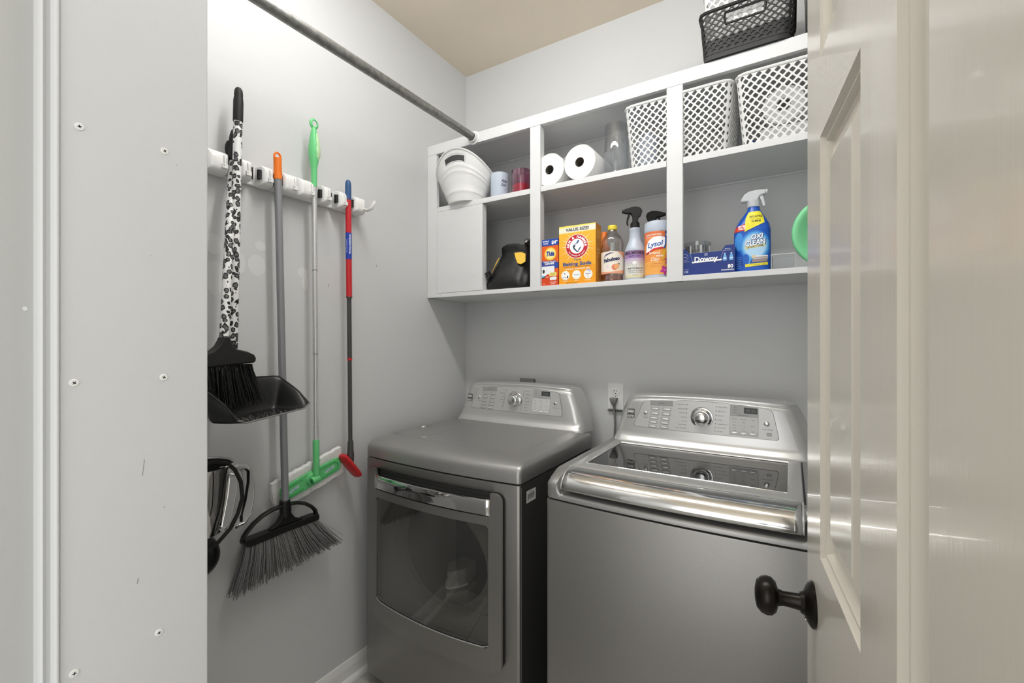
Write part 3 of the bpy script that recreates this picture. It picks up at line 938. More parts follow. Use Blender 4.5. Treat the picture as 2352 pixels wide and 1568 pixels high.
prof_rows.append([Vector((x, 1.70, .9345 - rndz(x) * .4)) for x in colsx])
t.rings(prof_rows, M['deck'], False)
for s_ in (0, -1):
    col = [r[s_] for r in prof_rows]
    t.add(col + [Vector((col[0].x, 1.70, .8625))], [tuple(range(len(col) + 1))], M['deck'])
t.build('top_cover', was, angle=45)
t = MB(); t.box((WC - WHW + .002, 1.70, .8625), (WC + WHW - .002, 1.735, .934), M['deck']); t.build('rear_cover', was, bevel=.003)
# lid frame with glass
LX0, LX1, LY0, LY1 = -.562, .024, 1.222, 1.650
t = MB(); z0 = .9352
def ringrect(i, z, j=0): return [Vector((x, y, z)) for x, y in rrect(LX0 + i, LY0 + i * .6, LX1 - i, LY1 - i, .010 + j, 3)]
go = ringrect(0, z0); g1 = ringrect(0, z0 + .0045); g2 = ringrect(.003, z0 + .0065)
gi = [Vector((x, y, z0 + .0062)) for x, y in rrect(-.533, 1.285, -.006, 1.622, .003, 3)]
gi2 = [Vector((x, y, z0 + .0030)) for x, y in rrect(-.531, 1.287, -.008, 1.620, .003, 3)]
t.rings([go, g1, g2, gi, gi2], M['silver'], True, False, False)
lid = t.build('lid', was, angle=40)
t = MB(); t.box((-.532, 1.286, z0 + .0012), (-.007, 1.621, z0 + .0034), M['glassdark']); t.build('lid_glass', lid, smooth=False)
t = MB(); gb = [Vector((p.x, p.y, z0 + .0062)) for p in gi]; t.tube(gb, .0012, M['chrome'], 6, closed=True); t.build('glass_bead', lid)
# chrome front handle
t = MB(); sec = [(.082, .9405), (.070, .9415), (.055, .941), (.040, .938), (.026, .932), (.014, .9235), (.005, .9125), (.001, .902), (.003, .8945), (.009, .891), (.018, .8925), (.024, .898)]
rr = []
xh = [WC - .284 + .568 * i / 40 for i in range(41)]
for dy, z in sec: rr.append([Vector((x, WF(x) - .004 + dy, z)) for x in xh])
t.rings(rr, M['handlechrome'], False)
t.build('lid_handle', lid, solid=.002, angle=50)
for sg in (-1, 1):
    t = MB(); pl = [(dy, z) for dy, z in sec] + [(.05, .905), (.082, .930)]
    x = WC + sg * .2845
    t.prism(pl, lambda u, v: Vector((x, WF(x) - .004 + u, v)), lambda u, v: Vector((x + sg * .005, WF(x) - .003 + u, v)), M['silver'])
    t.build('handle_end', lid, bevel=.0015)
t = MB(); t.box((.026, 1.235, .9348), (.030, 1.66, .9356), M['blk']); t.build('lid_gap', lid, smooth=False)
console(was, WC, 1.676, .928, True)

# ------------------------------------------------------------------ outlets
ot = empty('wall_outlet', (-.645, YB, 1.073), 'white duplex wall outlet with a grey plug, above the left end of the washer', 'outlet')
t = MB(); rr = [[Vector((-.645 + u * s_, YB - h, 1.073 + v * s_)) for u, v in rrect(-.035, -.057, .035, .057, .003)] for s_, h in ((1, 0), (1, .003), (.97, .0055))]
t.rings(rr, M['white'], True, True, True); pl = t.build('cover_plate', ot, angle=30)
for dz in (.0195, -.0195):
    t = MB(); t.lathe([(.017, .005), (.017, .0068), (.016, .0073)], (-.645, YB, 1.073 + dz), M['white'], 28, (0, -1, 0)); r_ = t.build('socket', ot)
    t = MB()
    for dx, w_ in ((-.0064, .0012), (.0064, .001)): t.box((-.645 + dx - w_, YB - .0076, 1.073 + dz + .0005), (-.645 + dx + w_, YB - .0073, 1.073 + dz + .009), M['blk'])
    t.lathe([(.0026, .0073), (.0026, .0076)], (-.645, YB, 1.073 + dz - .007), M['blk'], 12, (0, -1, 0))
    t.build('socket_slots', r_, smooth=False)
t = MB(); t.lathe([(.0025, .005), (.0022, .0062)], (-.645, YB, 1.073), M['greyp'], 12, (0, -1, 0)); t.build('cover_screw', ot)
cord = empty('power_cord', (-.645, YB - .02, 1.05), 'grey power cord plugged into the wall outlet and dropping behind the washer', 'cord')
t = MB()
def sq(cx, cy, cz, hx, hy): return [Vector((cx + a * hx, cy + b * hy, cz)) for a, b in ((-1, -1), (1, -1), (1, 1), (-1, 1))]
t.rings([sq(-.648, YB - .021, 1.068, .0145, .0125), sq(-.648, YB - .022, 1.062, .0155, .0135), sq(-.648, YB - .022, 1.050, .012, .012), sq(-.648, YB - .020, 1.040, .0075, .009), sq(-.648, YB - .019, 1.034, .0055, .0055)], M['greyp'], True, True, True)
t.build('plug', cord, bevel=.002)
t = MB()
for k in range(5): t.lathe([(.0055, 0), (.0062, -.0012), (.0055, -.0024)], (-.648 + k * .0004, YB - .019, 1.034 - k * .0036), M['greyp'], 12)
t.tube([(-.648, YB - .019, 1.036), (-.647, YB - .019, 1.01), (-.644, YB - .019, .985), (-.643, YB - .02, .95), (-.645, YB - .022, .88), (-.65, YB - .03, .6), (-.65, YB - .03, .1)], .0045, M['greyp'], 10)
t.build('cable', cord)
tag(MB().box((-.679, YB - .013, 1.009), (-.600, YB - .0005, 1.0135), M['darkgrey']).build('metal_strip', bevel=.001), 'thin dark strip lying level on the back wall right below the outlet plate', 'strip')
ob = empty('dryer_outlet_box', (-1.071, YB, 1.10), 'grey box on the back wall peeking over the top of the dryer console', 'outlet')
t = MB(); t.box((-1.106, YB - .030, 1.045), (-1.042, YB - .001, 1.131), M['greyp']); b_ = t.build('box_body', ob, bevel=.003)
t = MB(); t.box((-1.110, YB - .034, 1.041), (-1.038, YB - .0305, 1.1345), M['greyp']); t.build('box_cover', ob, bevel=.001)

# ------------------------------------------------------------------ left wall: mop rails and what hangs there
def rail(y0, label, open_end=False):
    r_ = empty('mop_holder_rail', (XL, y0 + .14, 1.83), label, 'rail', 'broom and mop holder rails on the left wall')
    t = MB(); t.box((XL + .0005, y0, 1.803), (XL + .014, y0 + .2795, 1.858), M['white']); t.build('back_plate', r_, bevel=.003)
    edges = [0, .051, .099, .121, .169, .191, .239, .2795]
    sl = [(.062, .092), (.129, .159), (.197, .227)]
    blocks = [(0, .0615), (.0925, .1285), (.1595, .1965), (.2275, .2795)]
    for i, (a, b) in enumerate(blocks):
        t = MB()
        rr = []
        for x, s_, sz in ((.0145, 0, 0), (.046, 0, 0), (.056, .002, .003), (.062, .006, .008), (.0645, .011, .014)):
            ya, yb_ = y0 + a + s_ + (.0 if i else .004 * (x > .05)), y0 + b - s_
            rr.append([Vector((XL + x, y, z)) for y, z in rrect(ya, 1.800 + sz, yb_, 1.862 - sz * 1.6, .004, 3)])
        t.rings(rr, M['white'], True, True, True)
        blk = t.build('holder_block', r_, angle=50)
        # fold-out hook near the right end of each block
        yc = y0 + b - .015
        if open_end and i == 3:
            t = MB(); t.tube([(XL + .060, yc + .002, 1.818), (XL + .078, yc + .006, 1.812), (XL + .096, yc + .012, 1.819), (XL + .106, yc + .016, 1.838), (XL + .108, yc + .018, 1.846)], [.0045] * 4 + [.0035], M['white'], 8, 1.5)
            t.build('fold_out_hook', blk)
        else:
            t = MB(); t.tube([(XL + .0635, yc, 1.849), (XL + .0665, yc, 1.842), (XL + .0672, yc, 1.832), (XL + .067, yc, 1.822)], .0032, M['white'], 8, 1.2)
            t.box((XL + .0615, yc - .0085, 1.811), (XL + .0705, yc + .0065, 1.8235), M['white'])
            t.cyl((XL + .0705, yc - .005, 1.8185), (XL + .0709, yc - .005, 1.8185), .0018, M['greyp'], n=10)
            t.build('fold_out_hook', blk, bevel=.001)
    for a, b in sl:
        for yy, s_ in ((y0 + a - .001, 1), (y0 + b + .001, -1)):
            t = MB(); t.cyl((XL + .044, yy + s_ * .001, 1.818), (XL + .044, yy + s_ * .001, 1.846), .0085, M['blackm'], n=14)
            t.build('rubber_roller', r_)
        t = MB(); t.box((XL + .0145, y0 + a + .006, 1.822), (XL + .0165, y0 + b - .006, 1.842), M['blackm']); t.build('slot_pad', r_, smooth=False)
    return r_
rail(.626, 'white plastic mop rail holding the leopard handles and the grey broom')
rail(.9065, 'white plastic mop rail nearest the shelf, holding the green and red mops', True)

# leopard dustpan with long handle
PANZ = 1.110
pL, pR = Vector((-1.128, .576, PANZ)), Vector((-1.249, .839, PANZ))
dp = empty('long_handled_dustpan', (-1.25, .68, PANZ), 'black dustpan on a long leopard print handle with a black pointed grip', 'dustpan')
along = (pR - pL); bk = Vector((-along.y, along.x, 0)).normalized(); 
if bk.x > 0: bk = -bk
t = MB(); NU, NV = 30, 16; rr = []
for j in range(NV + 1):
    v = j / NV; row = []
    D = .150
    for i in range(NU + 1):
        u = i / NU
        e = abs(2 * u - 1)
        bulge = 1 - .30 * e ** 3
        width = 1 + .02 * v
        p = pL + along * (.5 + (u - .5) * width) + bk * (D * v * (bulge if v > .3 else 1 - (1 - bulge) * v / .3))
        hside = .010 + .088 * v ** .75
        s_ = max(0, (e - .86) / .14)
        bkw = max(0, (v - .80) / .20)
        h = hside * (1 - (1 - s_) ** 1.6) if s_ > 0 else 0
        h = max(h, .098 * (1 - (1 - bkw) ** 1.8) if bkw > 0 else 0)
        out = s_ * .006 * (1 if u > .5 else -1)
        p = p + along.normalized() * out + Vector((0, 0, h - .010 * math.sin(PI * min(1, v * 1.2)) * (1 - e ** 2) * .6 - .004 * v))
        row.append(p)
    rr.append(row)
t.rings(rr, M['black'], False)
pan = t.build('pan', dp, solid=.003, angle=80, subsurf=1)
rim = [rr[j][0] for j in range(NV + 1)] + [rr[NV][i] for i in range(1, NU + 1)] + [rr[j][NU] for j in range(NV - 1, -1, -1)]
t = MB(); t.tube(rim, .0024, M['black'], 6); t.build('pan_rim', pan)
t = MB(); t.tube([rr[0][i] for i in range(NU + 1)], .0022, M['greyp'], 6); t.build('pan_lip', pan)
t = MB()
for k in range(90):
    u, v = random.uniform(.15, .9), random.uniform(.1, .6)
    i, j = int(u * NU), int(v * NV)
    p = rr[j][i] + Vector((random.uniform(-.004, .004), random.uniform(-.004, .004), .0028))
    s_ = random.uniform(.0006, .0016)
    t.box((p.x - s_, p.y - s_, p.z), (p.x + s_, p.y + s_, p.z + s_), M['greyp'])
t.build('dust', pan, smooth=False, kind='stuff')
H0, H1 = Vector((-1.338, .6645, 1.20)), Vector((-1.386, .704, 1.962))
def on(a, b, f): return a + (b - a) * f
t = MB(); t.cyl(H0, H1, .0118, M['leopard'], n=20); t.build('handle', dp)
hd = (H1 - H0).normalized()
t = MB(); t.lathe([(.0128, -.005), (.0135, 0), (.0135, .055), (.0125, .066), (.0115, .070), (.0120, .078), (.0105, .092), (.0065, .099), (0, .101)], H1, M['blackm'], 20, hd); t.build('grip', dp)
t = MB(); t.lathe([(.013, -.03), (.015, .0), (.013, .03)], H0, M['black'], 16, hd); t.build('handle_socket', dp)

# leopard broom standing in the pan
br = empty('leopard_broom', (-1.335, .65, 1.2), 'black-bristled broom with a leopard print handle, its bristles resting in the dustpan', 'broom')
def near(t, k):
    t.v = [tuple((Vector(p) - Vector((0, 0, 1.31))) * k + Vector((0, 0, 1.31))) for p in t.v]
    return t
B0, B1 = Vector((-1.290, .6195, 1.318)), Vector((-1.428, .715, 1.925))
t = MB(); t.cyl(B0, B1, .0118, M['leopard'], n=20); t.build('handle', br)
bdv = (B1 - B0).normalized()
t = MB(); t.lathe([(.013, -.085), (.0145, -.06), (.0145, -.02), (.013, .004), (.010, .02), (.005, .028), (0, .030)], B1, M['blackm'], 18, bdv)
t.sphere(B1 + Vector((.0, -.014, -.04)), .012, M['blackm'], 12, 8, (.8, 1.1, 2.2)); t.build('grip', br)
t = MB()   # cap: triangular shoulder
cap2 = [(.566, 1.236), (.722, 1.249), (.7235, 1.262), (.718, 1.272), (.700, 1.281), (.672, 1.288), (.660, 1.298), (.654, 1.316), (.651, 1.325), (.634, 1.325), (.630, 1.314), (.622, 1.298), (.606, 1.284), (.582, 1.276), (.566, 1.270), (.562, 1.256)]
t.prism(cap2, lambda u, v: Vector((-1.355 + .25 * 0, u, v)), lambda u, v: Vector((-1.321, u, v)), M['blackm'])
near(t, .964).build('broom_head', br, bevel=.006, seg=3)
t = MB()
for k in range(260):
    u = random.uniform(-1, 1); x0 = random.uniform(-1.350, -1.326)
    a = Vector((x0, .644 + u * .072, 1.245)); sp_ = random.uniform(.9, 1.1)
    b = Vector((x0 + random.uniform(-.012, .02), .654 + u * .092 * sp_, 1.118 + random.uniform(0, .03) + .0))
    t.tube([a, on(a, b, .5) + Vector((0, u * -.002, 0)), b], [.0011, .0011, .0007], M['bristleb'], 4)
near(t, .964).build('bristles', br, kind='stuff')

# grey broom with orange tip
gb_ = empty('angle_broom', (-1.40, .84, .75), 'grey-handled broom with an orange tip and fanned grey bristles, hanging head down', 'broom')
G0, G1 = Vector((-1.393, .8545, .772)), Vector((-1.402, .835, 1.838))
t = MB(); t.cyl(G0, G1, .0112, M['greypole'], n=20); t.build('handle', gb_)
gd = (G1 - G0).normalized()
t = MB(); t.lathe([(.0122, -.008), (.0122, .060)], G1, M['orange'], 20, gd)
c_ = G1 + gd * .060
ringp = [c_ + Vector((0, .0105 * math.cos(a), .004 + .0135 * math.sin(a))) for a in [2 * PI * k / 20 for k in range(20)]]
t.tube(ringp, .0034, M['orange'], 8, closed=True); t.build('hanging_grip', gb_)
def GX(u, v, h=0): return Vector((-1.395 + h, u, v))
t = MB()
arch = [(.7225, .715), (.7225, .722), (.735, .738), (.755, .755), (.780, .769), (.810, .778), (.855, .7815), (.895, .776), (.925, .764), (.948, .747), (.962, .731), (.9665, .716), (.967, .706)]
t.tube([GX(u, v) for u, v in arch], [.006] * len(arch), M['black'], 10, 1.7, up=(0, 0, 1)); 
t.prism([(.7235, .699), (.7200, .708), (.7225, .718), (.735, .716), (.84, .7185), (.955, .7185), (.9690, .716), (.9700, .702), (.9665, .697), (.85, .697), (.735, .692)], lambda u, v: GX(u, v, -.016), lambda u, v: GX(u, v, .016), M['black'])
t.build('broom_head', gb_, bevel=.002, angle=50)
t = MB(); t.prism([(.8395, .785), (.8400, .752), (.828, .733), (.800, .719), (.912, .719), (.884, .733), (.8705, .752), (.8700, .785)], lambda u, v: GX(u, v, -.010), lambda u, v: GX(u, v, .012), M['black'])
t.lathe([(.0165, 0), (.0165, .05), (.0145, .056)], GX(.855, .742), M['black'], 20, gd); t.build('head_socket', gb_, bevel=.003)
t = MB()
for k in range(38):
    f0 = (k + .5) / 38
    for q in range(16):
        f = f0 + random.uniform(-.010, .010)
        a = GX(.728 + .236 * f, .699, random.uniform(-.012, .012))
        yb_ = .688 + .372 * f + random.uniform(-.004, .004)
        bz = .560 + .028 * f + random.uniform(-.006, .010)
        b = GX(yb_, bz, (a.x + 1.395) * 1.9 + random.uniform(-.004, .004))
        t.tube([a, on(a, b, .35) + Vector((0, (f - .5) * -.010, 0)), b], [.0016, .0015, .0010], M['bristle'], 4)
for (u, v) in ((1.079, .600), (1.066, .590), (1.073, .586)):
    t.tube([GX(.962, .699), GX((u + .962) / 2, (v + .705) / 2), GX(u, v)], .0006, M['bristle'], 4)
t.build('bristles', gb_, kind='stuff')

# green flat mop
gm = empty('flat_mop', (-1.42, .966, .83), 'green and silver flat mop with a ring on top and a white microfibre pad', 'mop')
F0, F1 = Vector((-1.402, .9715, .97)), Vector((-1.402, .9645, 1.848))
t = MB(); t.cyl(F0, on(F0, F1, .34), .0082, M['alu'], n=18); t.cyl(on(F0, F1, .34), on(F0, F1, .67), .0086, M['alu'], n=18); t.cyl(on(F0, F1, .67), F1, .0090, M['alu'], n=18)
t.build('pole', gm)
t = MB()
for f in (.055, .355, .685, .95):
    t = MB(); p = on(F0, F1, f); t.sphere(p + Vector((.0085, .001, 0)), .0022, M['alu'], 8, 6); t.build('snap_button', gm)
for f in (.337, .667):
    t = MB(); p = on(F0, F1, f); t.cyl(p, p + Vector((0, 0, .0012)), .0093, M['darkgrey'], n=18); t.build('pole_joint', gm)
t = MB(); d_ = (F1 - F0).normalized()
t.lathe([(.0098, -.004), (.0100, .04), (.0108, .062), (.0150, .086), (.0178, .110), (.0172, .135), (.0135, .165), (.0095, .190), (.0062, .2)], F1, M['green'], 22, d_)
grp = t.build('grip', gm)
t = MB(); t.lathe([(.004, .082), (.0125, .10), (.0135, .125), (.0105, .155), (.006, .178), (.002, .185)], F1 + Vector((.0062, .0052, 0)), M['greenl'], 18, d_); t.build('grip_pad', grp)
t = MB(); c_ = F1 + Vector((0, 0, .214)); t.tube([c_ + Vector((.0, .0128 * math.cos(a), .0145 * math.sin(a))) for a in [2 * PI * k / 24 for k in range(24)]], .0028, M['green'], 8, 1.8, closed=True, up=None); t.build('hanging_ring', grp)
# head: local axes in the wall plane
ct = Vector((-1.428, .9665, .835)); hu = Vector((0.02, math.cos(R(15)), math.sin(R(15)))).normalized(); hv = Vector((.12, -math.sin(R(15)), math.cos(R(15)))).normalized(); hn = hu.cross(hv)
if hn.x < 0: hn = -hn
HP = lambda u, v, h: ct + hu * u + hv * v + hn * h
t = MB(); rr = []
random.seed(3)
N_ = 36
outl = []
for i in range(N_): outl.append((-.134 + .268 * i / N_, -.054 + random.uniform(-.002, .003)))
for i in range(14): outl.append((.134 + random.uniform(-.002, .002), -.054 + .108 * i / 14))
for i in range(N_): outl.append((.134 - .268 * i / N_, .054 + random.uniform(-.003, .002)))
for i in range(14): outl.append((-.134 - .006 * math.sin(PI * i / 14), .054 - .108 * i / 14))
for h, s_ in ((-.012, .96), (-.006, 1.0), (.001, 1.0), (.006, .97), (.007, .9), (.004, .5)):
    rr.append([HP(u * (1 - (1 - s_) * .45), v * s_, h + random.uniform(-.0012, .0012)) for u, v in outl])
t.rings(rr, M['cloth'], True, True, True); t.build('mop_pad', gm)
t = MB(); t.prism([(-.112, -.026), (-.118, .0), (-.112, .024), (-.03, .028), (.03, .028), (.112, .024), (.120, .0), (.112, -.026), (.03, -.029), (-.03, -.029)], lambda u, v: HP(u, v, .0055), lambda u, v: HP(u, v, .0125), M['green'])
plt = t.build('mop_plate', gm, bevel=.002)
t = MB()
for sg in (-1, 1):
    t.tube([HP(sg * .035, -.018, .013), HP(sg * .095, -.017, .013), HP(sg * .104, -.010, .013), HP(sg * .104, .008, .013), HP(sg * .092, .016, .013), HP(sg * .035, .018, .013)], .0016, pm('3fa457'), 6)
t.lathe([(.026, 0), (.026, .0015), (.022, .004), (.020, .008)], HP(0, 0, .0125), M['green'], 24, hn)
t.build('plate_rib', plt)
for sg in (-1, 1):
    p = Print(lambda u, v, h: HP(u, v, .0129 + h)); cx = sg * .070
    p.poly([(cx - .022, -.004), (cx - .010, .002), (cx + .012, .004), (cx + .022, .0095), (cx + .016, .0005), (cx + .020, -.0045), (cx + .004, -.005), (cx - .012, -.0085)], 'dfe9ef', 1)
    p.text('Swiffer', cx, -.0008, .0055, '6f9ec0', 3, width=.030, bold=.02, rot=R(4))
    p.build('lettering', plt)
t = MB(); t.lathe([(.0105, -.125), (.0108, -.06), (.0112, -.01), (.0100, .0)], F0, M['green'], 20, d_)
t.cyl(HP(-.012, 0, .026), HP(.016, 0, .026), .0135, M['green'], n=20)
t.build('pole_socket', gm, bevel=.0015)
t = MB(); t.cyl(HP(-.0135, 0, .026), HP(-.012, 0, .026), .008, pm('2f7f45'), n=16); t.build('pivot', gm)

# red and blue extendable mop
rm = empty('extendable_mop', (-1.40, 1.11, .85), 'slim mop with blue and red grip, dark pole and red head, nearest the dryer', 'mop')
Q0, Q1 = Vector((-1.402, 1.1155, .87)), Vector((-1.402, 1.105, 1.912))
at = lambda z: on(Q0, Q1, (z - .87) / 1.042)
t = MB(); t.cyl(at(.925), at(1.245), .0076, M['darkpole'], n=18); t.cyl(at(1.24), at(1.48), .0084, M['darkpole'], n=18); t.build('pole', rm)
t = MB(); t.cyl(at(1.240), at(1.248), .0093, M['red'], n=18); t.build('collar', rm)
t = MB(); t.cyl(at(1.475), at(1.838), .0108, M['red'], n=22); sl_ = t.build('grip_sleeve', rm)
t = MB(); t.cyl(at(1.472), at(1.477), .0112, M['darkgrey'], n=22); t.build('sleeve_ring', sl_)
t = MB(); t.lathe([(.0112, 0), (.0112, .055), (.0100, .066), (.0070, .0725), (.003, .0752), (0, .0755)], at(1.836), M['blue'], 22, (Q1 - Q0)); t.build('grip_tip', rm)
t = MB(); t.cyl(at(1.616), at(1.714), .01095, pm('1f3fa6'), n=24); stk = t.build('grip_sticker', sl_, label='blue sticker with white lettering around the red sleeve')
fa = math.atan2(-.9, 1.2)
cc = at(1.665)
rot90 = lambda f: (lambda u, v, h: f(-v, u, h))
p = Print(rot90(cylmap((cc.x, cc.y, 1.665), .0111, R(-18))), .004); p.text('Extendable', 0, 0, .0055, 'e9eef6', 2, width=.058, bold=.03); p.build('sticker_lettering', stk)
p = Print(rot90(cylmap((cc.x, cc.y, 1.665), .0111, R(-75))), .004); p.text('Extendable', .0, 0, .0035, 'c9d6ee', 2, width=.05, bold=.02); p.build('sticker_lettering', stk)
p = Print(rot90(cylmap((cc.x, cc.y, 1.700), .0111, R(-18))), .004); p.text('bona', .0, 0, .0055, 'e9eef6', 2, width=.016, bold=.04); p.build('sticker_lettering', stk)
t = MB(); t.lathe([(.0085, .07), (.0105, .062), (.0112, .03), (.0132, .018), (.0125, -.005), (.0095, -.028), (.006, -.035)], at(.87), M['darkpole'], 18, (0, 0, 1)); t.build('pole_joint', rm)
t = MB(); a_, b_2 = Vector((-1.405, 1.078, .893)), Vector((-1.395, 1.146, .800))
t.tube([on(a_, b_2, f) for f in (0, .05, .15, .5, .85, .95, 1)], [.006, .011, .013, .0135, .013, .011, .006], M['red'], 14, 2.2, up=(0, .8, .6))
t.build('mop_head', rm)

# things hanging behind the edge of the entry board: steel pitcher, black hose, black lids
pt = empty('steel_pitcher', (-1.37, .585, .80), 'polished steel pitcher with strap handles, half hidden by the wall edge below the dustpan', 'pitcher')
PC = Vector((-1.375, .585, 0))
t = MB(); t.lathe([(.060, .785), (.066, .79), (.078, .88), (.086, .955), (.092, .972), (.095, .9725), (.0925, .975), (.088, .972), (.082, .955), (.074, .88), (.062, .795), (0, .793)], PC, M['chrome'], 48, cap0=True, cap1=False); t.build('pitcher_body', pt, angle=60)
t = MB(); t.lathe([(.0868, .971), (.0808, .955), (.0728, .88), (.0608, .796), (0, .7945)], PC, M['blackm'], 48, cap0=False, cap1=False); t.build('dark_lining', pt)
def strap(name, pts, wd, th, m, par):
    t = MB(); rr = []
    for i, p in enumerate(pts):
        p = Vector(p); d = (Vector(pts[min(i + 1, len(pts) - 1)]) - Vector(pts[max(i - 1, 0)])).normalized()
        s_ = Vector((.55, .83, 0)).normalized(); n2 = d.cross(s_).normalized()
        rr.append([p + s_ * a * wd + n2 * b * th for a, b in ((-1, -1), (1, -1), (1, 1), (-1, 1))])
    t.rings(rr, m, True, True, True); return t.build(name, par, bevel=.0015, subsurf=0)
strap('strap_handle', [(-1.36, .655, .952), (-1.36, .675, .953), (-1.36, .700, .948), (-1.36, .716, .930), (-1.36, .723, .895), (-1.36, .722, .850), (-1.36, .714, .805), (-1.36, .698, .782), (-1.36, .672, .777), (-1.36, .635, .790)], .014, .0045, M['chrome'], pt)
strap('strap_handle', [(-1.33, .640, .945), (-1.33, .662, .935), (-1.33, .663, .90), (-1.33, .652, .84), (-1.33, .640, .800), (-1.33, .628, .792), (-1.33, .618, .803)], .011, .004, M['chrome'], pt)
hk = MB(); hk.tube([(XL, .56, .90), (-1.445, .56, .90), (-1.44, .56, .905)], .003, M['chrome'], 6); 
hk.build('wall_hook', pt)
hs = empty('black_hose', (-1.33, .62, .9), 'thin black hose looping in front of the steel pitcher', 'hose')
t = MB(); t.tube([(-1.30, .560, .985), (-1.30, .600, .990), (-1.30, .630, .982), (-1.30, .652, .958), (-1.30, .668, .920), (-1.30, .672, .875), (-1.30, .660, .835), (-1.30, .640, .800), (-1.31, .612, .768), (-1.33, .580, .745), (-1.36, .56, .735), (-1.44, .55, .73), (XL, .55, .73)], .0052, M['blackm'], 10); t.build('hose_tube', hs)
lidb = empty('round_cover', (-1.40, .60, .70), 'shiny black rounded cover low on the left wall, under the black hose', 'cover')
t = MB(); t.lathe([(.062, 0), (.062, .010), (.056, .026), (.040, .044), (.020, .050), (0, .052)], (XL + .001, .622, .688), M['black'], 36, (1, .0, .12)); t.build('cover_shell', lidb)
sd = empty('round_cover', (-1.44, .60, 1.115), 'small round black cover with a bright rim on the wall, just below the dustpan', 'cover')
t = MB(); t.lathe([(.030, 0), (.030, .006), (.027, .008)], (XL + .001, .634, 1.104), M['chrome'], 28, (1, 0, 0)); t.build('rim', sd)
t = MB(); t.lathe([(.0265, .0045), (.024, .013), (.014, .019), (0, .021)], (XL + .001, .634, 1.104), M['black'], 28, (1, 0, 0)); t.build('cap', sd)

# ------------------------------------------------------------------ things on the wall shelf
ZL, ZM, ZT = SZ0 + .0192, 1.9327, SZ1 + .0002     # lower boards, middle boards, top board
# white laundry tub, overhanging the board
tb = empty('laundry_tub', (-1.255, 1.60, ZM), 'white plastic oval tub with a handle slot, overhanging the left end of the middle shelf', 'tub')
TC = (-1.262, 1.640)
t = MB(); N_ = 64; H_ = .185
def tubp(a, f, inset=0.0):
    # a around, f height 0..1 ; rim higher on the handle side (front-left)
    hx, hy = (.082 + .056 * f) - inset, (.072 + .036 * f) - inset
    x, y = TC[0] + hx * math.cos(a), TC[1] + hy * math.sin(a)
    k = max(0, math.cos(a - R(285)))
    top = .118 + .094 * k ** 1.6
    lean = Vector((-.012 * f * k, -.010 * f * k, 0))
    return Vector((x, y, ZM + top * f)) + lean
def in_slot(a, f):
    d = (math.degrees(a) - 281)
    return abs(d) < 23 and .76 < f < .885
fsx = [0, .06, .12, .17, .19, .21, .35, .5, .56, .58, .60, .66, .68, .70, 0.76, .80, .8425, .885, .93, .97, 1.0]
N_ = 90
for i in range(len(fsx) - 1):
    for j in range(N_):
        a0, a1 = 2 * PI * j / N_, 2 * PI * (j + 1) / N_
        if in_slot((a0 + a1) / 2, (fsx[i] + fsx[i + 1]) / 2): continue
        bump_ = lambda f: -.0022 if f in (.19, .58, .68) else 0
        t.add([tubp(a0, fsx[i], bump_(fsx[i])), tubp(a1, fsx[i], bump_(fsx[i])), tubp(a1, fsx[i + 1], bump_(fsx[i + 1])), tubp(a0, fsx[i + 1], bump_(fsx[i + 1]))], [(0, 1, 2, 3)], M['white'])
t.add([tubp(2 * PI * j / N_, 0) for j in range(N_)], [tuple(range(N_))], M['white'])
tub = t.build('tub_wall', tb, merge=True, angle=60, solid=.0028, off=-1)
t = MB(); t.tube([tubp(2 * PI * j / 72, 1.0) for j in range(72)], .0046, M['white'], 8, closed=True, up=(0, 0, 1)); t.build('rolled_rim', tub)
sa = [R(258), R(304)]
t = MB(); path = []
for a, f in [(sa[0] + (sa[1] - sa[0]) * i / 8, .76) for i in range(9)] + [(sa[1] - (sa[1] - sa[0]) * i / 8, .885) for i in range(9)]: path.append(tubp(a, f))
t.tube(path, .0022, M['white'], 6, closed=True); t.build('handle_slot_edge', tub)

def jar(name, loc, r, h, lab, glass, wax, fill):
    o = empty(name, loc, lab, 'candle')
    t = MB(); t.lathe([(r * .92, 0), (r, .006), (r, h), (r * .95, h), (r * .95, .008), (0, .007)], loc, glass, 32, cap0=True, cap1=False); g = t.build('jar_glass', o, angle=50)
    t = MB(); t.lathe([(r * .93, .008), (r * .93, h * fill), (0, h * fill)], loc, wax, 32, cap0=True, cap1=False); t.build('wax', o, angle=50)
    return o, g
M['bluewhite'] = mat('frosted_jar', 'd6e0ee', 0.3, trans=0.25)
M['purpleg'] = clear('purple_glass', 'e6b6cd', 0.3)
j1, g1_ = jar('candle_jar', (-1.093, 1.662, ZM), .040, .112, 'pale blue-white candle jar with black writing, beside the white tub', M['bluewhite'], mat('white_wax', 'dfe6f0', .6), .85)
p = Print(cylmap((-1.093, 1.662, ZM), .0402, math.atan2(-1.662, 1.093)), .004)
p.text('App', .020, .074, .012, '2e2a40', 2, bold=.02, shear=.25); p.text('Sug', .018, .056, .012, '2e2a40', 2, bold=.02, shear=.25); p.rect(.016, .035, .030, .036, '8888a0', 2)
p.build('jar_lettering', g1_)
j2, g2_ = jar('candle_jar', (-.985, 1.668, ZM), .043, .108, 'red and purple glass candle jar against the first upright of the middle shelf', M['purpleg'], mat('red_wax', 'ee2a52', .5), .42)

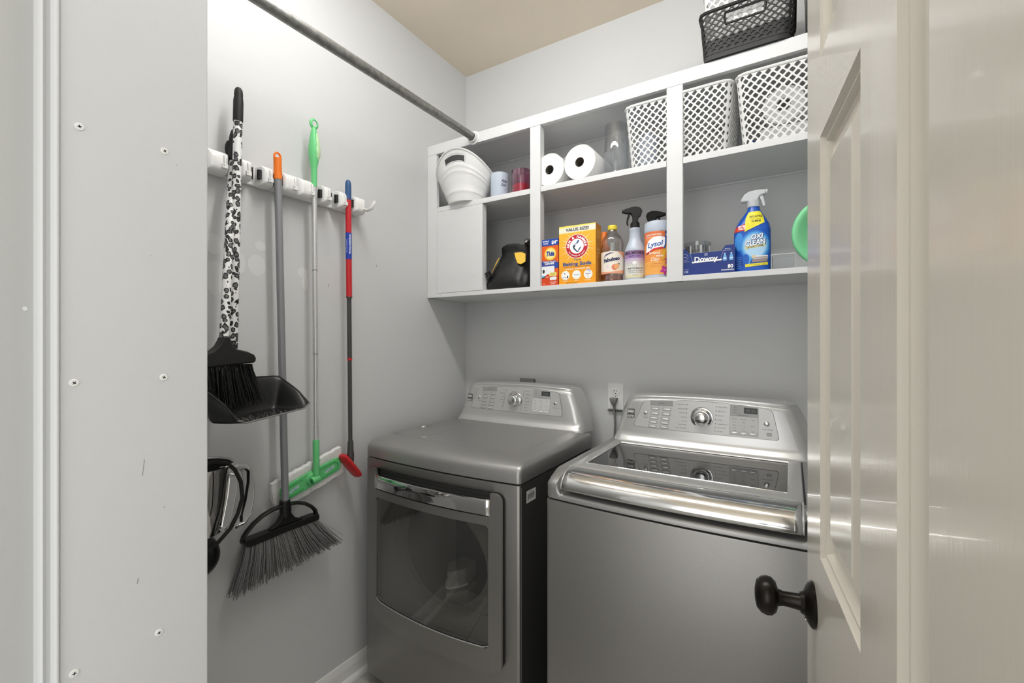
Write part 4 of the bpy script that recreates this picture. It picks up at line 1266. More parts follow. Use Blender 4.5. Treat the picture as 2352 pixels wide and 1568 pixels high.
def roll(loc, r, L, rz, lab):
    o = empty('paper_towel_roll', loc, lab, 'paper towels', 'paper towel rolls on the middle shelf')
    c = Vector(loc) + Vector((0, 0, r)); d = Vector((math.sin(rz), math.cos(rz), 0))
    t = MB(); rc = .0185
    t.lathe([(rc, 0), (r * .985, 0), (r, .003), (r, L - .003), (r * .985, L), (rc, L)], c, M['paper'], 48, d, False, False)
    for k in (1, 3, 5):
        rr_ = rc + (r - rc) * (k + 1) / 7.2
        t.lathe([(rr_, -.0002), (rr_ + .0008, -.0005), (rr_ + .0016, -.0002)], c, M['paper'], 40, d, False, False)
    t.build('paper', o, angle=40)
    t = MB(); t.lathe([(rc, 0), (rc - .0012, 0), (rc - .0012, L), (rc, L)], c, M['core'], 28, d, False, False); t.build('cardboard_core', o)
    t = MB()
    a0 = R(155); pts = []
    ux = d.cross(Vector((0, 0, 1))).normalized()
    P2 = lambda rad, a, w_: c + d * w_ + ux * (rad * math.cos(a)) + Vector((0, 0, rad * math.sin(a)))
    t.rings([[P2(r + .0012, R(60 + 8 * i), w_) for i in range(12)] + [P2(r + .010, R(60 + 8 * 12 + 4), w_)] for w_ in (.001, L - .001)], M['paper'], False)
    t.build('loose_sheet', o, solid=.0008)
roll((-.822, 1.612, ZM), .064, .26, R(0), 'paper towel roll lying end-on, the smaller-looking one against the upright')
roll((-.690, 1.606, ZM), .0655, .26, R(1), 'paper towel roll lying end-on, right beside the clear cylinder')

cy = empty('clear_cylinder', (-.567, 1.672, ZM), 'clear plastic cylinder container standing between the paper towels and a white basket', 'container')
t = MB(); t.lathe([(.043, 0), (.0445, .003), (.0445, .130), (.0425, .136), (.0425, .196), (.041, .200), (.030, .2025), (0, .203)], (-.567, 1.672, ZM), M['clear'], 40, cap0=True, cap1=False); t.build('cylinder_wall', cy)

# lattice baskets
def basket(name, x0, x1, y0, y1, z, h, fl, m, lab, nx, nz, ny, rc=.03, skip=0, handle=False, label=None, group=None, foot=0.0):
    """open lattice basket; fl = flare per side at the rim"""
    o = empty(name, ((x0 + x1) / 2, (y0 + y1) / 2, z), lab, 'basket', group)
    hx0, hy0, cx, cy_ = (x1 - x0) / 2, (y1 - y0) / 2, (x0 + x1) / 2, (y0 + y1) / 2
    def P(side, s, f, out=0.0):
        # side 0 front,1 right,2 back,3 left ; s in 0..1 along the straight run incl. corners handled by superellipse
        hx, hy = hx0 + fl * f, hy0 + fl * f
        e = 14.0
        a = {0: (-1 + 2 * s, -1), 1: (1, -1 + 2 * s), 2: (1 - 2 * s, 1), 3: (-1, 1 - 2 * s)}[side]
        u, v = a
        k = (abs(u) ** e + abs(v) ** e) ** (-1 / e)
        x, y = u * k * hx, v * k * hy
        # round the corner
        ax, ay = abs(x) - (hx - rc), abs(y) - (hy - rc)
        if ax > 0 and ay > 0:
            q = math.hypot(ax, ay)
            if q > rc * .98: x, y = math.copysign(hx - rc + ax / q * rc, x), math.copysign(hy - rc + ay / q * rc, y)
        ln = math.hypot(x / hx, y / hy)
        return Vector((cx + x, cy_ + y, z + foot + (h - foot) * f))
    zones = []
    for side, n in ((0, nx), (1, ny), (2, nx), (3, ny)):
        t = MB()
        for i in range(-0, 2 * n + 1):
            for j in range(0, 2 * nz + 1):
                if (i + j) % 2: continue
                cu, cv = i / (2 * n), j / (2 * nz)
                du, dv = 1 / (2 * n), 1 / (2 * nz)
                K = 16; outer, inner = [], []
                edge = i in (0, 2 * n) or j in (0, 2 * nz)
                for k in range(K):
                    a = 2 * PI * k / K
                    c_, s_ = math.cos(a), math.sin(a)
                    q = 1 / (abs(c_) + abs(s_))
                    outer.append((cu + du * c_ * q, cv + dv * s_ * q))
                    e_ = 1.25
                    q2 = .655 * (abs(c_) ** e_ + abs(s_) ** e_) ** (-1 / e_) 
                    sh = .18 if (j % 2) else -.06
                    inner.append((cu + du * (c_ * q2 + sh * s_ * q2), cv + dv * (s_ * q2 * .98 + sh * .6 * c_ * q2)))
                cl = lambda p_: (min(1, max(0, p_[0])), min(1, max(0, p_[1])))
                solid_ = edge or j <= skip
                if not edge and j <= skip:
                    ctr = Vector((cx, cy_, 0))
                    vs_ = [P(side, *cl(q_)) for q_ in outer] + [P(side, *q_) for q_ in inner]
                    dn_ = []
                    for q_ in inner:
                        w3 = P(side, *q_); d3 = Vector((ctr.x - w3.x, ctr.y - w3.y, 0)).normalized() * .0028
                        dn_.append(w3 + d3)
                    c3 = P(side, cu, cv); c3 = c3 + Vector((ctr.x - c3.x, ctr.y - c3.y, 0)).normalized() * .0028
                    t.add(vs_ + dn_ + [c3], [(k, (k + 1) % K, K + (k + 1) % K, K + k) for k in range(K)] + [(K + k, K + (k + 1) % K, 2 * K + (k + 1) % K, 2 * K + k) for k in range(K)] + [(2 * K + k, 2 * K + (k + 1) % K, 3 * K) for k in range(K)], m)
                    continue
                if handle and side in (0, 2) and .30 < cu < .70 and .60 < cv < .86: continue
                if solid_:
                    pp = []
                    for q_ in outer:
                        w_ = cl(q_)
                        if not pp or (abs(w_[0] - pp[-1][0]) + abs(w_[1] - pp[-1][1])) > 1e-9: pp.append(w_)
                    c3 = cl((cu, cv))
                    vs_ = [P(side, *c3)] + [P(side, *q_) for q_ in pp]
                    t.add(vs_, [(0, 1 + k, 1 + (k + 1) % len(pp)) for k in range(len(pp))], m)
                else:
                    vs_ = [P(side, *cl(q_)) for q_ in outer] + [P(side, *q_) for q_ in inner]
                    t.add(vs_, [(k, (k + 1) % K, K + (k + 1) % K, K + k) for k in range(K)], m)
        t.build('lattice_side', o, merge=True, smooth=False, solid=.0022, off=0)
    loop = lambda f, g=0: [P(sd_, s_ / 14, f) for sd_ in range(4) for s_ in range(14)]
    t = MB(); t.tube(loop(1.0), .0055, m, 8, closed=True, up=(0, 0, 1)); 
    t.build('rim', o)
    t = MB()
    b1 = loop(0); b0 = [Vector((p_.x, p_.y, z + .0005)) for p_ in b1]; b2 = [Vector((cx + (p_.x - cx) * .97, cy_ + (p_.y - cy_) * .97, z + .0005)) for p_ in b1]
    if foot > 0: t.rings([b1, b0, b2], m, True, False, True)
    else: t.rings([b1, b2], m, True, False, True)
    t.build('base', o, angle=30)
    if handle:
        for sd_ in (0, 2):
            t = MB(); pts = [(.29, .60), (.71, .60), (.72, .73), (.71, .86), (.29, .86), (.28, .73)]
            dense = []
            for a_, b_ in zip(pts, pts[1:] + pts[:1]):
                for k in range(6): dense.append((a_[0] + (b_[0] - a_[0]) * k / 6, a_[1] + (b_[1] - a_[1]) * k / 6))
            t.tube([P(sd_, *q_) for q_ in dense], .0036, m, 6, closed=True); t.build('handle_frame', o)
    return o
G_ = 'white lattice baskets on the middle shelf'
basket('lattice_basket', -.498, -.178, 1.622, 1.86, ZM, .222, .018, M['white2'], 'white lattice basket behind the second upright, next to the clear cylinder', 14, 9, 10, group=G_)
basket('lattice_basket', -.132, .190, 1.614, 1.86, ZM, .222, .018, M['white2'], 'white lattice basket at the right end of the middle shelf, beside the door edge', 14, 9, 10, group=G_)
basket('storage_basket', -.247, .000, 1.588, 1.845, ZT, .150, .010, M['blackb'], 'black lattice basket with a handle slot on top of the shelf unit', 11, 7, 9, rc=.02, skip=4, handle=True, foot=.016)
basket('storage_basket', -.240, -.007, 1.600, 1.838, ZT + .010, .215, .006, M['white2'], 'white lattice basket nested inside the black one on top of the shelf', 9, 8, 8, rc=.02)
# contents of the white baskets
def spraycan(x, y, z, r, h, m, lab, name='white_canister', cat='canister', axis=(0, 0, 1)):
    t = MB(); t.lathe([(r * .95, 0), (r, .004), (r, h * .82), (r * .8, h * .88), (r * .45, h * .9), (r * .45, h), (r * .3, h)], (x, y, z), m, 24, axis)
    return tag(t.build(name), lab, cat)
spraycan(-.455, 1.70, ZM + .003, .036, .15, M['bluewhite'], 'pale blue bottle inside the basket next to the clear cylinder', 'bottle', 'bottle')
rl = empty('toilet_roll', (-.02, 1.72, ZM + .004), 'round white roll seen through the lattice of the right-end basket', 'paper roll')
t = MB(); t.lathe([(.02, 0), (.058, 0), (.058, .1), (.02, .1)], (-.02, 1.66, ZM + .125), M['paper'], 36, (0.1, 1, 0), False, False); t.build('paper', rl, angle=40)
t = MB(); t.lathe([(.066, 0), (.066, .004), (.0, .004)], (-.01, 1.75, ZM + .03), M['white'], 24, (0, 0, 1)); 
t.box((-.085, 1.66, ZM + .003), (.10, 1.80, ZM + .060), M['white']); t.build('packet', rl, bevel=.004)
t = MB(); t.lathe([(.010, 0), (.011, .004), (.011, .024), (.009, .028), (0, .0285)], (-.108, 1.668, ZM + .003), M['blue'], 16); tag(t.build('small_bottle'), 'tiny blue bottle at the bottom left inside the right-end white basket', 'bottle')
# grey bin on the top board, beside the black basket
gbx = empty('grey_bin', (.13, 1.78, ZT), 'grey fabric bin on top of the shelf unit, right of the black basket', 'bin')
t = MB(); rr = []
for s_, zz in ((.94, 0), (1, .26), (1.01, .262), (.985, .262), (.93, .008)):
    rr.append([Vector((.138 + u * s_, 1.775 + v * s_, ZT + zz)) for u, v in rrect(-.098, -.105, .098, .105, .008)])
t.rings(rr, M['greyp'], True, True, True); t.build('bin_wall', gbx, angle=30)

# ---- lower shelves
# black nylon bag
bg = empty('tool_bag', (-1.04, 1.72, ZL), 'black nylon bag with yellow cloth panels, slumped in the lower left opening', 'bag')
t = MB(); rr = []
random.seed(11)
N_ = 56
for z, hx, hy, e, dx in ((0, .098, .085, 4, 0), (.006, .108, .092, 4, 0), (.03, .112, .094, 3.6, 0), (.06, .106, .085, 3, 0), (.09, .094, .074, 2.7, .004), (.12, .082, .062, 2.5, .010), (.15, .074, .052, 2.3, .016), (.165, .073, .050, 2.3, .018), (.170, .076, .053, 2.3, .018), (.190, .078, .055, 2.3, .018), (.195, .076, .053, 2.3, .018)):
    r = []
    for j in range(N_):
        a = 2 * PI * j / N_; c, q = math.cos(a), math.sin(a)
        wr = 1 + (.035 * math.sin(5 * a + z * 60) + .03 * math.sin(9 * a - z * 45 + 1)) * (1 if .02 < z < .16 else .2)
        r.append(Vector((-1.042 + dx + hx * wr * math.copysign(abs(c) ** (2 / e), c), 1.705 + hy * wr * math.copysign(abs(q) ** (2 / e), q), ZL + z + (.004 * math.sin(3 * a) if z > .16 else 0))))
    rr.append(r)
t.rings(rr, M['fabric'], True, True, False); t.build('bag_body', bg, angle=75, subsurf=1)
def onbag(pts, m, nm):
    t = MB(); t.prism(pts, lambda u, v: Vector((u, 1.705 - .097 + .35 * max(0, (v - .03)) - .001, ZL + v)), lambda u, v: Vector((u, 1.705 - .097 + .35 * max(0, (v - .03)) + .004, ZL + v)), m); t.build(nm, bg, bevel=.001)
onbag([(-1.012, .158), (-.975, .157), (-.955, .148), (-.948, .112), (-.968, .102), (-.985, .108), (-1.0, .132)], M['yellowc'], 'yellow_panel')
onbag([(-1.112, .075), (-1.108, .085), (-1.086, .140), (-1.086, .146), (-1.094, .130)], M['yellowc'], 'yellow_panel')
t = MB(); t.tube([(-1.128, 1.625, ZL + .045), (-1.133, 1.615, ZL + .075), (-1.122, 1.62, ZL + .082), (-1.118, 1.63, ZL + .06)], .006, M['fabric'], 8, closed=True); t.build('side_strap', bg)
fln = empty('chrome_knob_tool', (-.952, 1.70, 1.74), 'small dark metal tool with a round shiny end sticking up behind the black bag', 'tool')
t = MB(); t.lathe([(.012, 0), (.0135, .004), (.0135, .03), (.009, .036), (.009, .12)], (-.955, 1.66, ZL + .205), M['blackm'], 20, (.15, .9, -.6)); t.build('barrel', fln)
t = MB(); t.lathe([(.0115, 0), (.011, -.003), (.0075, -.004), (.0035, -.0045)], (-.955, 1.66, ZL + .205), M['chrome'], 20, (.15, .9, -.6)); t.build('end_cap', fln)

def carton(name, loc, w_, d_, h, rz, m_front, m_side, lab, cat, group=None):
    """box with origin front-left-bottom at loc; returns thing, planar map of the front"""
    o = empty(name, loc, lab, cat, group)
    c, s_ = math.cos(rz), math.sin(rz)
    ux, uy = Vector((c, s_, 0)), Vector((-s_, c, 0)); L0 = Vector(loc)
    P = lambda u, v, z: L0 + ux * u + uy * v + Vector((0, 0, z))
    t = MB()
    q = [P(0, 0, 0), P(w_, 0, 0), P(w_, d_, 0), P(0, d_, 0), P(0, 0, h), P(w_, 0, h), P(w_, d_, h), P(0, d_, h)]
    t.add(q, [(0, 3, 2, 1), (4, 5, 6, 7), (2, 3, 7, 6)], m_side); t.add(q, [(0, 1, 5, 4)], m_front); t.add(q, [(1, 2, 6, 5), (3, 0, 4, 7)], m_side)
    b_ = t.build('carton', o, smooth=False, merge=True, bevel=.0006, seg=1)
    return o, b_, planar(L0 - uy * .0006, ux, (0, 0, 1)), P, planar(P(w_, 0, 0) + ux * .0006, uy, (0, 0, 1))

# washing machine cleaner box
o, b_, fm, P, sm = carton('cleaner_box', (-.900, 1.613, ZL), .118, .045, .186, 0, pm('e8641d'), pm('9c2116'), 'small orange detergent box with a yellow bullseye, partly behind the first upright', 'box')
p = Print(fm); W_, H_ = .118, .186
p.rect(0, .160, W_, H_, '1f4aa8', 1); p.text('BONUS', .062, .178, .006, 'ffffff', 3); p.text('PACK', .062, .169, .006, 'ffffff', 3)
p.text('$4', .097, .1725, .013, 'ffffff', 3, bold=.04); p.text('00', .1095, .1765, .006, 'ffffff', 3)
p.disc(.082, .127, .0275, 'f6a23a', 2); p.disc(.082, .127, .0235, 'fbe06a', 3); p.disc(.082, .127, .018, 'fff3a8', 4)
p.text('Tide', .082, .128, .0185, '1e3f9a', 6, width=.036, bold=.05, shear=.25)
p.rect(.04, .084, .108, .099, '24469f', 1); p.text('WASHING MACHINE', .078, .0955, .0042, 'ffffff', 3, bold=.03); p.text('CLEANER', .078, .0885, .0072, 'ffffff', 3, bold=.04)
p.poly([(.0, .050), (.118, .070), (.118, .092), (.060, .082), (.0, .088)], '2b4ea5', 2)
p.poly(rrect(.032, .040, .100, .078, .003), 'f1f3f5', 3); p.rect(.066, .040, .0664, .078, 'b8bec4', 4); p.disc(.052, .058, .005, '2d2d2d', 5, ry=.008)
p.disc(.05, .036, .010, '66b8e6', 4, ry=.006); p.poly([(.0, 0), (.118, 0), (.118, .040), (.07, .046), (.04, .030), (.0, .034)], 'd5481b', 4)
p.rect(.078, .038, .110, .052, 'f6e27a', 6); p.text('REMOVES', .094, .048, .0035, '6a6a20', 7, bold=.0); p.text('RESIDUE', .094, .0425, .0035, '6a6a20', 7, bold=0)
p.poly([(.080, .022), (.108, .022), (.110, .032), (.102, .036), (.080, .033)], 'eef1f4', 6); p.text('3 POUCHES', .094, .0135, .004, 'ffffff', 6); p.text('SACHETS', .094, .007, .0035, 'ffffff', 6)
p.text('75 g', .055, .008, .004, 'ffe9d8', 6)
for k in range(5): p.disc(.052 + .006 * k, .036 - .002 * (k % 2), .0016, 'ffffff', 6)
p.build('carton_print', b_)

# baking soda carton
o, b_, fm, P, sm = carton('baking_soda_box', (-.776, 1.606, ZL), .150, .058, .226, R(2), pm('f6a928'), pm('d98f2a'), 'tall yellow-orange baking soda carton with a red round emblem on the lower shelf', 'box')
W_, H_ = .150, .226
p = Print(fm)
p.rect(0, 0, W_, .07, 'f5a31f', 1); p.rect(0, .07, W_, .14, 'f7b02d', 1); p.rect(0, .14, W_, H_, 'f8b933', 1)
p.poly([(0, .196), (W_, .199), (W_, H_), (0, H_)], 'f5e36a', 2); p.poly([(0, .199), (W_, .201), (W_, .222), (0, .218)], 'f2eeda', 3)
p.text('VALUE SIZE!', W_ / 2, .2105, .0115, '4a4f55', 4, width=.095, bold=.04)
ex, ey = .074, .144
for k in range(26):
    a = 2 * PI * k / 26; L_ = .075 if k % 2 else .062
    x1_, y1_ = ex + L_ * math.cos(a), ey + L_ * math.sin(a) * .88
    x1_ = min(W_ - .0005, max(.0005, x1_)); y1_ = min(.199, y1_)
    w2 = R(3.6)
    p.poly([(ex + .03 * math.cos(a - w2), ey + .03 * math.sin(a - w2)), (x1_, y1_), (ex + .03 * math.cos(a + w2), ey + .03 * math.sin(a + w2))], 'fdf3cf' if k % 2 else 'd9ead2', 3)
p.disc(ex, ey, .0465, 'fdf6df', 4, n=40); p.disc(ex, ey, .0445, 'c4202f', 5, n=40); p.disc(ex, ey, .0285, 'ffffff', 6, n=40)
p.arctext('ARM & HAMMER', ex, ey, .0362, .0095, R(188), R(-8), 'ffffff', 7, bold=.05)
p.arctext('THE STANDARD OF PURITY', ex, ey, .0372, .0042, R(-150), R(-30), 'ffffff', 7, bold=.03, inside=True)
p.poly([(ex - .017, ey + .001), (ex - .013, ey + .005), (ex - .004, ey + .0095), (ex + .002, ey + .008), (ex - .004, ey + .003), (ex - .009, ey - .004), (ex - .004, ey - .012), (ex + .004, ey - .020), (ex + .010, ey - .008), (ex + .016, ey - .003), (ex + .018, ey - .005), (ex + .005, ey - .024), (ex - .002, ey - .021), (ex - .013, ey - .010)], '3b4f5e', 7)
p.poly([(ex - .010, ey + .006), (ex - .004, ey + .002), (ex + .006, ey + .004), (ex + .002, ey + .010)], 'e9edf0', 8)
p.poly([(ex - .016, ey + .002), (ex - .0145, ey + .0005), (ex + .005, ey + .015), (ex + .004, ey + .017)], '23558f', 8)
p.poly([(ex - .002, ey + .013), (ex + .006, ey + .024), (ex + .011, ey + .021), (ex + .003, ey + .009)], '23558f', 9)
p.text('Pure', W_ / 2 + .002, .0935, .0085, '3f4a70', 4, width=.026, bold=.01)
for col_, dy, l_ in (('fff2c4', -.001, 4), ('1f3f86', 0, 6)): p.text('Baking Soda', W_ / 2, .0775 + dy, .0135, col_, l_, width=.116, bold=.03)
p.text("America's #1 Trusted Baking Soda Brand", W_ / 2, .0665, .0036, '8a3a1c', 4, width=.112, bold=.0)
p.text('ONE BOX. COUNTLESS USES.', W_ / 2 + .002, .0575, .0052, 'fff6dc', 4, width=.102, bold=.03)
for k, (cx, t_) in enumerate(((.027, 'Cleaning'), (.073, 'Baking'), (.120, 'Deodorizing'))):
    p.disc(cx, .034, .0178, 'fff4d2', 4, n=28); p.disc(cx, .034, .0162, 'f7f7f3', 5, n=28)
    p.text(t_, cx, .0125, .0036, 'fff6dc', 5)
p.rect(.014, .0255, .036, .0265, '3c4a72', 6); p.poly([(.034, .022), (.040, .027), (.036, .034), (.033, .030)], '3a3f52', 6); p.disc(.024, .041, .0015, '2a3550', 6, ry=.003)
p.rect(.062, .034, .086, .0365, '9ab0cf', 6); p.disc(.072, .031, .009, 'e9eef5', 6, ry=.0012)
p.rect(.1185, .020, .1197, .036, '33405c', 6); p.rect(.109, .035, .131, .0364, '33405c', 6); p.poly([(.112, .049), (.122, .045), (.131, .039), (.128, .050), (.118, .052)], 'b9c3e6', 6)
p.text('NET WT. 4 LB (1.81 kg)', .055, .0045, .0034, '6b4a14', 4)
p.build('carton_print', b_)
p = Print(sm); p.rect(.002, .004, .056, .222, 'd98f2a', 1); p.rect(.004, .17, .054, .205, 'e6a13c', 2); p.text('Baking', .029, .13, .009, 'f3d9a0', 2); p.text('Soda', .029, .117, .009, 'f3d9a0', 2)
for k in range(10): p.rect(.008, .095 - .008 * k, .050 - .006 * (k % 3), .0965 - .008 * k, '8f5d1c', 2)
p.build('carton_side_print', b_)

# orange bottle behind
t = MB(); t.lathe([(.022, 0), (.023, .004), (.023, .15), (.016, .165), (.013, .17), (.013, .215), (.012, .217)], (-.642, 1.745, ZL), M['orange'], 20)
tag(t.build('orange_bottle'), 'orange bottle mostly hidden between the baking soda carton and the clear bottle', 'bottle')

# clear multi-purpose cleaner bottle
FBC = (-.578, 1.660, ZL)
fb = empty('cleaner_bottle', FBC, 'clear cleaner bottle with a yellow cap and a peach label, contents nearly used up', 'bottle', 'cleaning bottles on the lower shelf')
t = MB(); t.lathe([(.038, 0), (.0415, .004), (.042, .012), (.0395, .016), (.0395, .028), (.0425, .030), (.0425, .112), (.0395, .114), (.0395, .128), (.0415, .133), (.0395, .137), (.0415, .142), (.0400, .147), (.0405, .155), (.034, .172), (.022, .186), (.0165, .192), (.0155, .203)], FBC, M['clearbottle'], 40, cap0=True, cap1=False); bo = t.build('bottle_wall', fb, angle=50)
t = MB(); t.lathe([(.037, .001), (.0405, .005), (.0385, .017), (.0385, .027), (.036, .0275), (0, .0278)], FBC, clear('peach_liquid', 'efb9a6', .15), 32, cap0=True); t.build('liquid', fb)
t = MB(); t.lathe([(.0162, .200), (.0168, .201), (.0168, .2145), (.0155, .217), (0, .2175)], FBC, pm('f0dc4c', .35), 24)
t.build('cap', fb)
for k in range(16):
    if k == 0: t = MB()
    a = 2 * PI * k / 16; t.box((-.001, -.0006, 0), (.0006, .0006, .013), pm('e3cd3d', .35), Matrix.Translation((FBC[0] + .0166 * math.cos(a), FBC[1] + .0166 * math.sin(a), ZL + .2015)) @ Matrix.Rotation(a, 4, 'Z'))
t.build('cap_ribs', fb, smooth=False, kind='stuff')
fac = math.atan2(-1.66, .40)
p = Print(cylmap(FBC, .0428, fac), .004)
p.rect(-.060, .030, .060, .112, 'f2e9dc', 1); p.poly([(-.060, .030), (.060, .030), (.060, .046), (.0, .036), (-.060, .040)], 'f0a884', 2); p.poly([(.022, .112), (.060, .112), (.060, .085), (.040, .100)], 'f2ab7c', 2)
p.poly([(-.034, .088), (-.022, .102), (-.004, .108), (.010, .106), (-.002, .104), (-.020, .097)], '4a4a6a', 3)
p.text('Fabuloso', 0, .083, .0135, '26315a', 4, width=.063, bold=.05, shear=.15, rot=R(9))
p.disc(.012, .053, .011, 'e8855a', 3); p.disc(.020, .056, .010, 'f3b27f', 4); p.disc(-.014, .056, .007, 'eadbe0', 3); p.poly([(.022, .066), (.034, .062), (.030, .070)], '77805a', 5)
p.build('bottle_label', bo)

# two white bottles with black triggers
def sprayer_black(base, ang, parent, mt=None, clearm=False):
    mt = mt or M['blackm']
    bx, by, bz = base; c, s_ = math.cos(ang), math.sin(ang)
    T = lambda u, w_, v: Vector((bx + c * u - s_ * w_, by + s_ * u + c * w_, bz + v))
    t = MB(); t.lathe([(.0165, 0), (.0168, .002), (.0165, .020), (.013, .024), (.011, .028)], base, mt, 24); nk = t.build('sprayer_collar', parent)
    t = MB(); head = [(-.020, .046), (-.026, .064), (-.020, .076), (-.004, .082), (.014, .080), (.036, .074), (.040, .072), (.041, .060), (.034, .058), (.016, .056), (.010, .046), (.009, .024), (-.010, .024), (-.012, .040)]
    t.prism(head, lambda u, v: T(u, -.0095, v), lambda u, v: T(u, .0095, v), mt); hd_ = t.build('sprayer_head', parent, bevel=.003, seg=2)
    t = MB(); t.cyl(T(.041, 0, .066), T(.047, 0, .066), .0065, mt, n=14); t.build('nozzle', hd_)
    t = MB(); t.prism([(.016, .057), (.026, .056), (.030, .040), (.032, .024), (.028, .012), (.024, .014), (.025, .028), (.021, .042)], lambda u, v: T(u, -.006, v), lambda u, v: T(u, .006, v), mt); t.build('trigger', parent, bevel=.0015)
for i, (x, y, an, lab) in enumerate(((-.494, 1.668, R(200), 'white multi-surface cleaner spray bottle with a purple label and black trigger facing left'), (-.452, 1.760, R(10), 'white spray bottle with a black trigger, half hidden behind the orange wipes canister'))):
    o = empty('spray_bottle', (x, y, ZL), lab, 'bottle', 'cleaning bottles on the lower shelf')
    c_ = (x, y, ZL)
    t = MB(); t.lathe([(.033, 0), (.0365, .004), (.0370, .010), (.0370, .112), (.0360, .118), (.030, .135), (.0235, .150), (.0215, .160), (.0210, .188), (.0225, .190), (.0220, .196), (.015, .199)], c_, M['bluewhite'], 40)
    b_ = t.build('bottle_body', o, angle=50)
    sprayer_black((x, y, ZL + .196), an, o)
    p = Print(cylmap(c_, .0373, math.atan2(-y, -x) + 0), .004)
    for z0_, z1_, col_ in ((.094, .110, '8d6f96'), (.082, .094, 'a789b8'), (.072, .082, 'c3afce'), (.060, .072, 'd8d2d8'), (.020, .060, 'dcdcd6'), (.010, .020, 'd8d2ac')): p.rect(-.050, z0_, .050, z1_, col_, 1)
    p.text("MRS. MEYER'S", -.004, .101, .0095, '2d2233', 3, width=.074, bold=.02); p.text('CLEAN DAY', -.002, .0895, .0058, '5b3a86', 3, width=.052, bold=.03); p.rect(-.026, .083, .026, .0838, '6c4c8c', 3)
    p.ring(-.002, .064, .0085, .0095, '8f8f8c', 3); p.disc(-.002, .064, .0085, 'f1f1ee', 2)
    for k in range(6): p.rect(-.034, .071 - .0032 * k, -.014, .0714 - .0032 * k, '8a8a86', 3); p.rect(.012, .071 - .0032 * k, .032, .0714 - .0032 * k, '8a8a86', 3)
    p.text('MULTI-SURFACE', 0, .044, .0065, '3a3a3e', 3, width=.056, bold=.02); p.text('EVERYDAY CLEANER', 0, .035, .0048, '4a4a4e', 3, width=.054, bold=0); p.text('COMPASSION FLOWER', 0, .028, .0038, '66666a', 3, width=.050, bold=0); p.text('16 FL OZ', 0, .020, .0036, '66666a', 3, bold=0)
    p.build('bottle_label', b_)

# wipes canister
LC = (-.410, 1.662, ZL)
ly = empty('wipes_canister', LC, 'tall orange cleaning wipes canister with a white lid, against the second upright', 'canister')
t = MB(); t.lathe([(.042, 0), (.0450, .003), (.0455, .010), (.0455, .168), (.044, .170)], LC, M['bluewhite'], 44); b_ = t.build('canister_body', ly, angle=40)
t = MB(); t.lathe([(.0462, .168), (.0468, .170), (.0468, .186), (.0460, .189), (.0460, .197), (.0440, .203), (.038, .2065), (.020, .208), (0, .208)], LC, M['bluewhite'], 44); t.build('canister_lid', ly, angle=40)
fac = math.atan2(-1.662, .41) - .1
p = Print(cylmap(LC, .0458, fac), .004)
p.rect(-.072, .014, .072, .166, 'f29a4a', 1); p.rect(-.072, .120, .072, .166, 'e4763f', 2); p.rect(-.072, .014, .072, .060, 'f4ad55', 2)
p.poly([(-.03, .120), (.01, .135), (.03, .150), (-.05, .150)], 'ef8f57', 3)
p.text('DISINFECTING WIPES', -.012, .1545, .0050, 'ffffff', 4, width=.060, bold=.02); p.text('CLEANS & DISINFECTS', -.016, .1455, .0038, 'ffe9da', 4, width=.05, bold=.0)
lg = [(-.040, .092), (-.037, .118), (-.028, .134), (-.010, .144), (.012, .147), (.030, .143), (.029, .120), (.024, .108), (.004, .107), (-.012, .103), (-.026, .094)]
lgc = lambda k, dx=0, dy=0: [((u + .004) * k - .004 + dx, (v - .120) * k + .120 + dy) for u, v in lg]
p.poly(lgc(1.13, .002, -.002), '2155a8', 4); p.poly(lgc(1.03), 'ffffff', 5); p.poly([(-.042, .092), (-.026, .096), (-.008, .106), (.024, .110), (.022, .104), (-.008, .099), (-.036, .086)], 'd8302e', 6)
p.text('Lysol', -.004, .1215, .018, '2057ad', 7, width=.056, bold=.02, shear=.3, rot=R(8))
p.text('brand', -.006, .090, .010, 'fff3e2', 8, width=.036, bold=.02); p.text('new', .012, .080, .010, 'fff3e2', 4, width=.026, bold=.02); p.text('Day', -.004, .068, .013, 'fff3e2', 4, width=.032, bold=.01, shear=.3)
p.rect(.030, .140, .046, .166, '2a4da0', 5); p.text('80', .038, .153, .007, 'ffffff', 6); p.text('7', -.040, .030, .008, 'ffe1a8', 4); 
for cx, cy_, rr_, c1_, c2_ in ((.044, .060, .014, 'c23a9a', 'e88ad0'), (.030, .028, .016, 'cc3d9d', 'e57fc9'), (.050, .100, .013, 'f4c93d', '6e2a68')):
    for k in range(5):
        a = 2 * PI * k / 5 + cx * 30; p.disc(cx + rr_ * .55 * math.cos(a), cy_ + rr_ * .55 * math.sin(a), rr_ * .55, c1_, 4 + k % 2, ry=rr_ * .32, n=12, rot=a)
    p.disc(cx, cy_, rr_ * .28, c2_, 7, n=12)
for k in range(6): a = R(100 + 22 * k); p.disc(.040 + .018 * math.cos(a), .080 + .018 * math.sin(a), .008, 'f3c63a', 3, ry=.0026, n=12, rot=a)
p.rect(-.02, .045, .012, .0458, 'd98636', 4); p.rect(-.02, .041, .006, .0418, 'd98636', 4); p.text('Tropical scent', .0, .052, .004, 'c2561e', 4, bold=0)
p.build('canister_label', b_)

